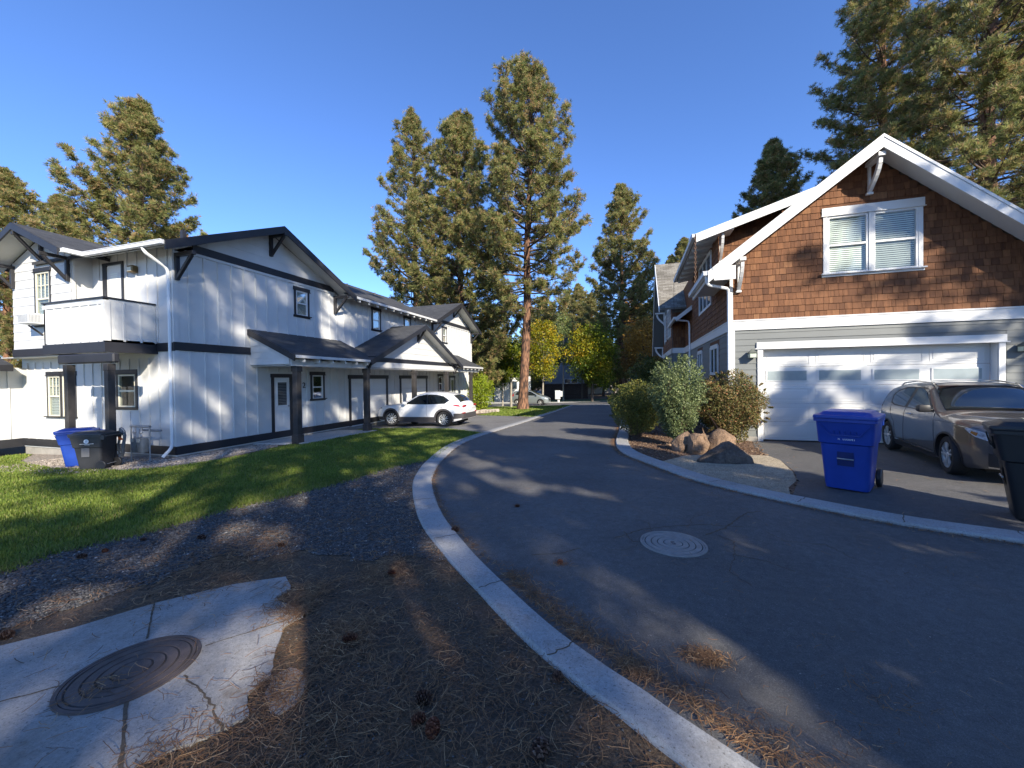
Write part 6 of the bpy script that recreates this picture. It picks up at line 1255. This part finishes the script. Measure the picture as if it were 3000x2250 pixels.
# ================================================================== GRASS, LITTER, PEBBLES (stuff)
def scatter_poly(poly, n, r, wt=None):
    xs = [p[0] for p in poly]; ys = [p[1] for p in poly]; out = []
    tot = 0
    while tot < n:
        x = r.uniform(min(xs), max(xs), n * 2); y = r.uniform(min(ys), max(ys), n * 2); k = in_poly(x, y, poly)
        if wt is not None: k &= r.random(len(x)) < wt(x, y)
        out.append(np.stack([x[k], y[k]], 1)); tot += k.sum()
    return np.concatenate(out)[:n]
GRS = tinted('grass_blade', [(0, (.06, .10, .014)), (.5, (.165, .235, .034)), (.8, (.27, .31, .06)), (1, (.30, .27, .10))], .55, .25, 1.1, translucent=.35)
def grass(poly, n, h, seed, wd=.006, near=True, name='grass'):
    r = np.random.default_rng(seed); wt = (lambda x, y: np.clip(30 / (x * x + y * y), .02, 1)) if near else None; P = scatter_poly(poly, n, r, wt); D = np.hypot(P[:, 0], P[:, 1])[:, None]
    z = Hn(P[:, 0], P[:, 1])[:, None] + .006; b = np.concatenate([P, z], 1); a = r.uniform(0, 6.28, (n, 1)); dd = np.concatenate([np.cos(a), np.sin(a), np.zeros((n, 1))], 1); sd = np.concatenate([-np.sin(a), np.cos(a), np.zeros((n, 1))], 1)
    k = np.clip(D / 7, 1, 6); w = wd * k; hh = h * r.uniform(.5, 1.3, (n, 1)); lean = r.uniform(.1, .8, (n, 1)) * hh
    V = np.stack([b - sd * w, b + sd * w, b + dd * lean + [0, 0, 1] * hh], 1).reshape(-1, 3); Fa = np.arange(n)[:, None] * 3 + np.arange(3); t = np.clip(r.normal(.5, .2, n), 0, .85); t[r.random(n) < .04] = 1
    o = npmesh(name, V, Fa, GRS, t); tag(o, 'short mown green grass', 'grass', kind='stuff'); return o
lp = [p for p in lawn if p[0] > -18.9]
grass(lawn, 190000, .045, 1); grass(fl, 40000, .06, 2, .012, False)
edge = []
r = np.random.default_rng(5); E_ = dense(LLn, .02); E_ = np.array(E_); k = r.integers(0, len(E_), 9000); P = E_[k] + r.normal(0, .09, (9000, 2)) - [0, .0]; z = Hn(P[:, 0], P[:, 1])[:, None] + .004; n = 9000; b = np.concatenate([P, z], 1); a = r.uniform(0, 6.28, (n, 1)); dd = np.concatenate([np.cos(a), np.sin(a), np.zeros((n, 1))], 1); sd = np.concatenate([-np.sin(a), np.cos(a), np.zeros((n, 1))], 1)
hh = .05 * r.uniform(.4, 1.3, (n, 1)); V = np.stack([b - sd * .006, b + sd * .006, b + dd * hh * .8 + [0, 0, 1] * hh], 1).reshape(-1, 3); tag(npmesh('grass', V, np.arange(n)[:, None] * 3 + np.arange(3), GRS, np.clip(r.normal(.65, .25, n), 0, 1)), 'ragged weedy lawn edge along the gravel', 'grass', kind='stuff')
NDL = tinted('fallen_needle', [(0, (.09, .05, .028)), (.5, (.27, .14, .062)), (1, (.50, .33, .17))], .7, .1)
def needles(P, r, L=.13, w=.0012, off=.006, name='pine_litter', label='fallen dry pine needles'):
    n = len(P); a = r.uniform(0, 6.28, n); cur = r.normal(0, .7, n); ln = L * r.uniform(.4, 1.1, n); K = 4; x = P[:, 0].copy(); y = P[:, 1].copy(); pts = []; z0 = r.uniform(0, .014, n); D = np.hypot(x, y); ww = w * np.clip(D / 2.4, 1, 5)
    for k in range(K + 1): pts.append((x.copy(), y.copy(), a.copy())); x += np.cos(a) * ln / K; y += np.sin(a) * ln / K; a += cur / K
    V = np.zeros((n, (K + 1) * 2, 3))
    for k, (X, Y, A) in enumerate(pts):
        z = Hn(X, Y) + off + z0 + .004 * k * r.uniform(-.3, 1, n) * (1 if k < 3 else .4); V[:, 2 * k] = np.stack([X - np.sin(A) * ww, Y + np.cos(A) * ww, z], 1); V[:, 2 * k + 1] = np.stack([X + np.sin(A) * ww, Y - np.cos(A) * ww, z + .0008], 1)
    i0 = np.arange(n)[:, None] * 2 * (K + 1); Fa = np.concatenate([i0 + [2 * k, 2 * k + 1, 2 * k + 3, 2 * k + 2] for k in range(K)]); t = np.clip(r.normal(.38, .25, n), 0, 1); o = npmesh(name, V.reshape(-1, 3), Fa, NDL, np.tile(t, K)); tag(o, label, 'needles', kind='stuff'); return o
r = np.random.default_rng(12)
SP = [(-7, -.5), (-5.5, 1.9)] + GR[::-1] + KLs[near_idx(KLs, GR[0]):2:-1] + [(1.6, -.6), (-3, -1.5)]
SP = GR + [(-9, 1.0), (-6, -1.5), (0, -1.5)] + KLs[4:near_idx(KLs, GR[0])]
nearw = lambda x, y: np.clip(5 / (x * x + y * y), .05, 1)
P = scatter_poly(SP, 12000, r, nearw); inpad = in_poly(P[:, 0], P[:, 1], PP) & (r.random(len(P)) < .965); needles(P[~inpad], r, label='dry pine needles over the bare soil'); 
P = P[in_poly(P[:, 0], P[:, 1], PP)][:140]; needles(P, r, off=.034, label='dry pine needles on the concrete pad')
# clumps on the soil
cl = []
for (px, py, s, n) in [(1000, 1880, .14, 700), (1130, 1680, .16, 500), (900, 1740, .12, 400), (850, 1790, .1, 300), (860, 2180, .2, 500), (640, 2230, .2, 400), (1200, 1950, .25, 400), (1050, 2150, .25, 400), (700, 1620, .3, 700), (620, 1690, .25, 500), (470, 2235, .1, 200), (330, 2010, .06, 90), (240, 2050, .05, 60), (1500, 2100, .3, 500), (850, 2030, .06, 160), (800, 2000, .05, 120), (880, 1800, .05, 120)]:
    g = G(px, py); cl.append(np.array(g) + r.normal(0, s, (n, 2)))
needles(np.concatenate(cl), r, .11, off=.010, label='clumps of dry pine needles on the soil')
P = scatter_poly(gravel, 2600, r, lambda x, y: np.clip(12 / (x * x + y * y), .02, 1)); needles(P, r, .13, off=.008, label='dry needles on the gravel')
# needles along the kerb gutters and over the road
gut = []
for i in range(len(KLs) - 1):
    a = np.array(KLs[i]); b = np.array(KLs[i + 1]); L_ = np.linalg.norm(b - a); d_ = (b - a) / L_; nn = np.array([d_[1], -d_[0]]); dist = np.linalg.norm(a); dens = (900 if dist < 3.2 else 120 if dist < 8 else 40); n = int(L_ * dens) + 1
    t = r.random((n, 1)); gut.append(a + (b - a) * t + nn * (.17 + np.abs(r.normal(0, .10 if dist < 3.5 else .035, (n, 1)))))
for i in range(len(KRs) - 1):
    a = np.array(KRs[i]); b = np.array(KRs[i + 1]); L_ = np.linalg.norm(b - a); d_ = (b - a) / L_; nn = np.array([d_[1], -d_[0]]); n = int(L_ * 130) + 1; t = r.random((n, 1)); gut.append(a + (b - a) * t + nn * (.19 + np.abs(r.normal(0, .05, (n, 1)))) * (1 if KRs[0][0] < KRs[-1][0] else -1))
needles(np.concatenate(gut), r, .08, off=.014, label='dry pine needles drifted along the kerbs')
P = scatter_poly(road, 1500, r, lambda x, y: np.clip(7 / (x * x + y * y), .012, 1)); needles(P, r, .08, .0009, off=.015, label='single pine needles scattered on the road')
cl = [np.array(G(px, py)) + r.normal(0, s, (n, 2)) * [1, .6] for px, py, s, n in [(2065, 1935, .06, 700), (1860, 1975, .06, 300), (1700, 1870, .04, 140), (2530, 2020, .09, 30), (2640, 2085, .08, 40), (1640, 1655, .05, 60), (2510, 2160, .1, 40), (1515, 1485, .03, 20), (1590, 1205, .5, 500), (1530, 1225, .3, 200)]]
needles(np.concatenate(cl), r, .055, off=.016, label='small heaps of rusty needles on the road')
P = scatter_poly(drv, 260, r, lambda x, y: np.clip(30 / (x * x + y * y), .05, 1)); needles(P, r, .13, off=.012, label='stray pine needles on the right driveway')
def pebbles(P, r, s0, s1, off, mat, name, label, tm=.5):
    n = len(P); s = r.uniform(s0, s1, n) * np.clip(np.hypot(P[:, 0], P[:, 1]) / 4, 1, 1.8); o6 = np.array([(1, 0, 0), (0, 1, 0), (-1, 0, 0), (0, -1, 0), (0, 0, .6), (0, 0, -.3)]); a = r.uniform(0, 6.28, n); sx = r.uniform(.7, 1.3, (n, 1)); V = o6[None] * s[:, None, None] * np.stack([sx[:, 0], 1 / sx[:, 0], r.uniform(.6, 1.1, n)], 1)[:, None]
    V = V * (1 + r.normal(0, .16, (n, 6, 1))); c, q = np.cos(a)[:, None], np.sin(a)[:, None]; X = V[..., 0] * c - V[..., 1] * q + P[:, :1]; Y = V[..., 0] * q + V[..., 1] * c + P[:, 1:]; Z = V[..., 2] + (Hn(P[:, 0], P[:, 1]) + off)[:, None]
    T_ = np.array([(0, 1, 4), (1, 2, 4), (2, 3, 4), (3, 0, 4), (1, 0, 5), (2, 1, 5), (3, 2, 5), (0, 3, 5)]); Fa = (np.arange(n)[:, None, None] * 6 + T_[None]).reshape(-1, 3); o = npmesh(name, np.stack([X, Y, Z], -1).reshape(-1, 3), Fa, mat, np.repeat(np.clip(r.normal(tm, .22, n), 0, 1), 8)); tag(o, label, 'pebbles', kind='stuff')
PB = tinted('gravel_stone', [(0, (.04, .038, .038)), (.5, (.112, .107, .102)), (.85, (.20, .19, .175)), (1, (.42, .39, .34))], .85, .2, 30)
PW = tinted('wood_chip', [(0, (.05, .028, .017)), (.5, (.15, .09, .055)), (1, (.36, .27, .18))], .9, .2, 20)
P = scatter_poly(gravel, 42000, r, lambda x, y: np.clip(14 / (x * x + y * y), .03, 1)); pebbles(P, r, .007, .015, .006, PB, 'gravel_stones', 'loose blue grey gravel between lawn and soil', .4)
P = scatter_poly(SP, 6000, r, nearw); P = P[~in_poly(P[:, 0], P[:, 1], PP)]; pebbles(P, r, .004, .011, .004, PB, 'soil_stones', 'small stones in the bare soil', .35); 
P = scatter_poly(SP, 5000, r, nearw); P = P[~in_poly(P[:, 0], P[:, 1], PP)]; pebbles(P, r, .003, .009, .006, PW, 'bark_bits', 'bits of bark and wood on the soil', .5)
P = scatter_poly(bed, 9000, r, None); P = P[~in_poly(P[:, 0], P[:, 1], gp)]; pebbles(P, r, .008, .02, .010, PW, 'bark_chips', 'bark mulch in the planting bed', .45)
P = scatter_poly(gp, 7000, r, None); pebbles(P, r, .0025, .0045, .013, tinted('granite_stone', [(0, (.2, .16, .11)), (1, (.5, .44, .34))], .9), 'granite_stones', 'fine tan granite around the boulders')
cb = [(-16, 5.3), (-12, 5.4), (-10.5, 6.8), (-10.8, 9.4), (-11.8, 10.3), (-11.8, 7.2), (-16, 7.2)]; P = scatter_poly(cb, 5000, r, None); pebbles(P, r, .012, .026, .008, tinted('pale_chip', [(0, (.12, .10, .08)), (1, (.5, .43, .36))], .9), 'stone_chips', 'pale stone chips along the white house wall')
P = scatter_poly(road, 900, r, lambda x, y: np.clip(8 / (x * x + y * y), .02, 1)); pebbles(P, r, .002, .005, .014, PB, 'road_grit', 'grit on the road surface', .8)
# pine cones
CON = tinted('pine_cone_scale', [(0, (.035, .018, .012)), (.6, (.11, .055, .035)), (1, (.22, .14, .10))], .8, .2, 30); CON2 = tinted('red_brown_cone_scale', [(0, (.05, .015, .008)), (.6, (.17, .055, .025)), (1, (.28, .12, .07))], .8, .2, 30)
def cone(px, py, label, L=.085, mat=CON, off=.03, rz=0.):
    x, y = G(px, py); V = []; Fq = []; T = []; rr = random.Random(int(px)); n = 0
    for k in range(80):
        u = k / 80; a = k * 2.4; rad0 = L * .30 * math.sin(math.pi * (.12 + .82 * u)) ** .8; ax = -L / 2 + L * u; d = Vector((0, math.cos(a), math.sin(a))); s = L * .13; tip = Vector((ax, 0, 0)) + d * (rad0 + s) + Vector((s * .35, 0, 0)); b = Vector((ax, 0, 0)) + d * rad0 * .5; sd = Vector((1, 0, 0)).cross(d) * s * .75
        V += [tuple(b - sd * .4), tuple(b + sd * .4), tuple(tip + sd), tuple(tip - sd), tuple(tip + Vector((-s * .5, 0, 0)) - d * s * .2)]; Fq += [(n, n + 1, n + 2, n + 3), (n, n + 4, n + 3, n), ]; T += [rr.random()]; n += 5
    m = MB(); 
    for i in range(80): m.add(V[5 * i:5 * i + 5], [(0, 1, 2, 3), (3, 2, 4), (0, 4, 1)], 0, T[i])
    m.lathe([(L * .05, -L / 2), (L * .2, 0), (L * .05, L / 2)], (0, 0, 0), (1, 0, 0), 8, t=.1)
    o = m.build('pine_cone', mat, M=Matrix.Translation((x, y, H(x, y) + off * .85)) @ Matrix.Scale(.82, 4) @ Matrix.Rotation(rz, 4, 'Z')); tag(o, label, 'pine cone', 'fallen pine cones'); return o
cone(1333, 1560, 'pine cone lying at the foot of the left kerb', .10, off=.04); cone(1515, 1487, 'flattened cone alone on the road surface', .08, CON2, rz=.3, off=.03)
cone(1025, 1882, 'brown cone at the end of the sunlit needle streak', .11, CON2, rz=.6); cone(1240, 2057, 'dark grey cone with pale scale tips at lower middle', .10, rz=.2)
cone(1225, 2122, 'reddish cone below the dark grey one', .08, CON2, rz=.8); cone(1268, 2148, 'crumbling rust coloured cone beside the reddish one', .10, CON2, rz=1.9); cone(1583, 2212, 'pale weathered cone near the bottom edge by the kerb', .11, rz=1.4)
cone(1632, 1993, 'half buried cone near the left kerb edge', .07, rz=.9); cone(590, 1581, 'black cone on the gravel near the lawn edge', .10, rz=.2); cone(824, 1604, 'thin dark cone on the gravel left of the kerb', .08, rz=.1); cone(240, 1637, 'dark cone with a twig at the ragged lawn edge', .09, rz=.5)
cone(420, 1586, 'small cone at the grass edge above the gravel', .07, rz=.9); cone(308, 1620, 'small brown cone in the dry grass strip', .07, CON2, rz=.1); cone(1147, 1686, 'red brown cone in a nest of needles', .08, CON2, rz=.4); cone(1640, 1655, 'reddish crushed cone in the middle of the road', .07, CON2, rz=1.2)
cone(20, 1870, 'dark cone at the left edge by the concrete pad', .09, rz=.4)
# ================================================================== FAR SETTING PIECES
def bldg(name, label, px0, px1, depth, ztop, zbot, mat, roofc, wins=(), h2=2.0, roofmat_=None):
    a = at(px0, depth); b = at(px1, depth); t = thing(name, label, 'house', (*a, H(*a))); TI = Matrix.Translation(t.location).inverted(); U = Vector((b[0] - a[0], b[1] - a[1], 0)); w = U.length; U.normalize(); N = Vector((U.y, -U.x, 0)); fr = Fr((*a, 0), U, N)
    m = MB(); m.fb(fr, 0, w, zbot, ztop, -7, 0); laps(m, fr, 0, w, zbot, ztop, .25, n=.004); k = []
    k.append(m.build('wall', mat, t)); m = MB(); P = [fr.p(-.5, ztop - .1, .5), fr.p(w + .5, ztop - .1, .5), fr.p(w + .5, ztop + h2, -3.5), fr.p(-.5, ztop + h2, -3.5)]; m.slab(P, .12); P = [fr.p(-.5, ztop + h2, -3.5), fr.p(w + .5, ztop + h2, -3.5), fr.p(w + .5, ztop - .1, -7.5), fr.p(-.5, ztop - .1, -7.5)]; m.slab(P, .12); k.append(m.build('roof', roofmat_ or ROOFX, t))
    for (u0, u1, w0, w1) in wins:
        m = MB(); m.fb(fr, u0 - .1, u1 + .1, w0 - .1, w1 + .1, .005, .05); wn = m.build('window', TRIMW, t); m = MB(); m.fb(fr, u0, u1, w0, w1, .0501, .06); pn = m.build('pane', simple('dark_reflective_glass', (.03, .045, .06), .05), wn); wn.matrix_parent_inverse = TI
    for o in k: o.matrix_parent_inverse = TI
    return t
zf = H(-9, 52)
bldg('white_house', 'low white building beyond the street behind the young trees', 1385, 1555, 56, .9, -3.2, WHITE, None, [(2, 3.2, -1.4, -.3), (5.2, 6.3, -1.4, -.3)], 1.6)
bldg('grey_house', 'pale grey two storey house behind the dark fence', 1597, 1712, 66, 5.0, -3.2, simple('pale_grey_siding', (.26, .29, .31), .7, .06, 1), None, [(3.3, 4.2, -.75, -.1), (4.45, 5.4, -.75, -.1), (1.5, 2.6, 2.2, 3.6), (4.2, 5.2, 2.2, 3.6)], 2.2)
bldg('tan_house', 'long tan building seen low under the wide maple', 1700, 1900, 84, .5, -3.4, simple('tan_siding', (.32, .28, .22), .7, .06, 1), None, [], 1.5, ROOFT)
a = at(1590, 58); b = at(1722, 58); m = MB(); t_ = thing('wooden_fence', 'dark brown board fence in front of the grey house', 'fence', (*a, H(*a))); TI = Matrix.Translation(t_.location).inverted(); U = Vector((b[0] - a[0], b[1] - a[1], 0)); w = U.length; U.normalize(); fr = Fr((*a, 0), U, Vector((U.y, -U.x, 0))); u = 0
while u < w: m.fb(fr, u, u + .135, zf - .3, -.75 + random.uniform(-.01, .01), 0, .025); u += .145
FB = simple('dark_fence_board', (.035, .02, .015), .8, .3, 3); o = m.build('board_panel', FB, t_); o.matrix_parent_inverse = TI; m = MB(); m.fb(fr, 0, w, -1.1, -1.0, -.06, -.001); m.fb(fr, 0, w, -2.4, -2.3, -.06, -.001); o = m.build('rail', FB, t_); o.matrix_parent_inverse = TI
# cluster mailbox
g = at(1636, 47); z0 = H(*g); mb = thing('cluster_mailbox', 'white cluster mailbox on a pedestal beside the far street', 'mailbox', (*g, z0), YAW)
m = MB(); m.box(-.12, .12, -.1, .1, -.05, .42); m.box(-.2, .2, -.18, .18, -.02, .04); m.build('pedestal', WHITE, mb); m = MB(); m.box(-.42, .18, -.25, .25, .42, 1.42); m.box(.18, .45, -.22, .22, .72, 1.38); m.box(-.44, .2, -.27, .27, 1.42, 1.46); m.build('cabinet', simple('mailbox_metal', (.55, .56, .56), .4, .12, 6), mb, bevel=.01)
for i in range(2):
    for j in range(5): m = MB(); m.box(-.39 + i * .28, -.13 + i * .28, -.262, -.25, .46 + j * .185, .63 + j * .185); m.build('door', simple('mailbox_door', (.62, .63, .63), .35), mb)
# low stone edging by the lime shrub
x0, y0 = at(1388, 27.6); x1, y1 = at(1452, 28.4); t_ = thing('stone_edging', 'low pale stone edging under the lime shrub', 'edging', (x0, y0, H(x0, y0)))
for k in range(7):
    u = k / 7; q = (x0 + (x1 - x0) * u, y0 + (y1 - y0) * u); m = MB(); m.box(0, .48, -.12, .12, -.05, .2 + random.uniform(0, .05)); o = m.build('stone', simple('pale_edging_stone', (.36, .31, .26), .9, .2, 3), t_, bevel=.03); o.location = (q[0] - x0, q[1] - y0, H(*q) - H(x0, y0)); o.rotation_euler = (0, 0, math.atan2(y1 - y0, x1 - x0))
# ================================================================== LIGHT, SKY, CAMERA
sc = bpy.context.scene
W = bpy.data.worlds.new('World'); sc.world = W; W.use_nodes = True; nt = W.node_tree; sky = nt.nodes.new('ShaderNodeTexSky'); sky.sky_type = 'NISHITA'; sky.sun_disc = False
SUN = Vector((1.0, -1.0, .76)).normalized()
sky.sun_elevation = math.asin(SUN.z); sky.sun_rotation = math.atan2(SUN.x, SUN.y); sky.altitude = 1100; sky.air_density = 1.0; sky.dust_density = .15; sky.ozone_density = 3.2
bg = nt.nodes['Background']; hs = nt.nodes.new('ShaderNodeMix'); hs.data_type = 'RGBA'; hs.blend_type = 'MULTIPLY'; hs.inputs[0].default_value = 1.; hs.inputs[7].default_value = (.72, .91, 1.25, 1); nt.links.new(sky.outputs[0], hs.inputs[6]); nt.links.new(hs.outputs[2], bg.inputs[0]); bg.inputs[1].default_value = .118
sd = bpy.data.lights.new('sun', 'SUN'); sd.energy = 4.6; sd.angle = rad(.55); sd.color = (1, .91, .76); so = bpy.data.objects.new('sun', sd); C.objects.link(so); so.rotation_euler = SUN.to_track_quat('Z', 'Y').to_euler()
cd = bpy.data.cameras.new('camera'); co = bpy.data.objects.new('camera', cd); C.objects.link(co); cd.sensor_width = 36; cd.lens = 36 * F / 3000; cd.clip_end = 2000; cd.clip_start = .05
Mx = Matrix(((RT[0], UP[0], -FW[0], 0), (RT[1], UP[1], -FW[1], 0), (RT[2], UP[2], -FW[2], 0), (0, 0, 0, 1))); co.matrix_world = Mx; sc.camera = co
sc.view_settings.view_transform = 'Standard'; sc.view_settings.look = 'None'; sc.view_settings.exposure = 1.0; sc.view_settings.gamma = 1
sc.cycles.max_bounces = 6; sc.cycles.transparent_max_bounces = 8; sc.cycles.use_denoising = True
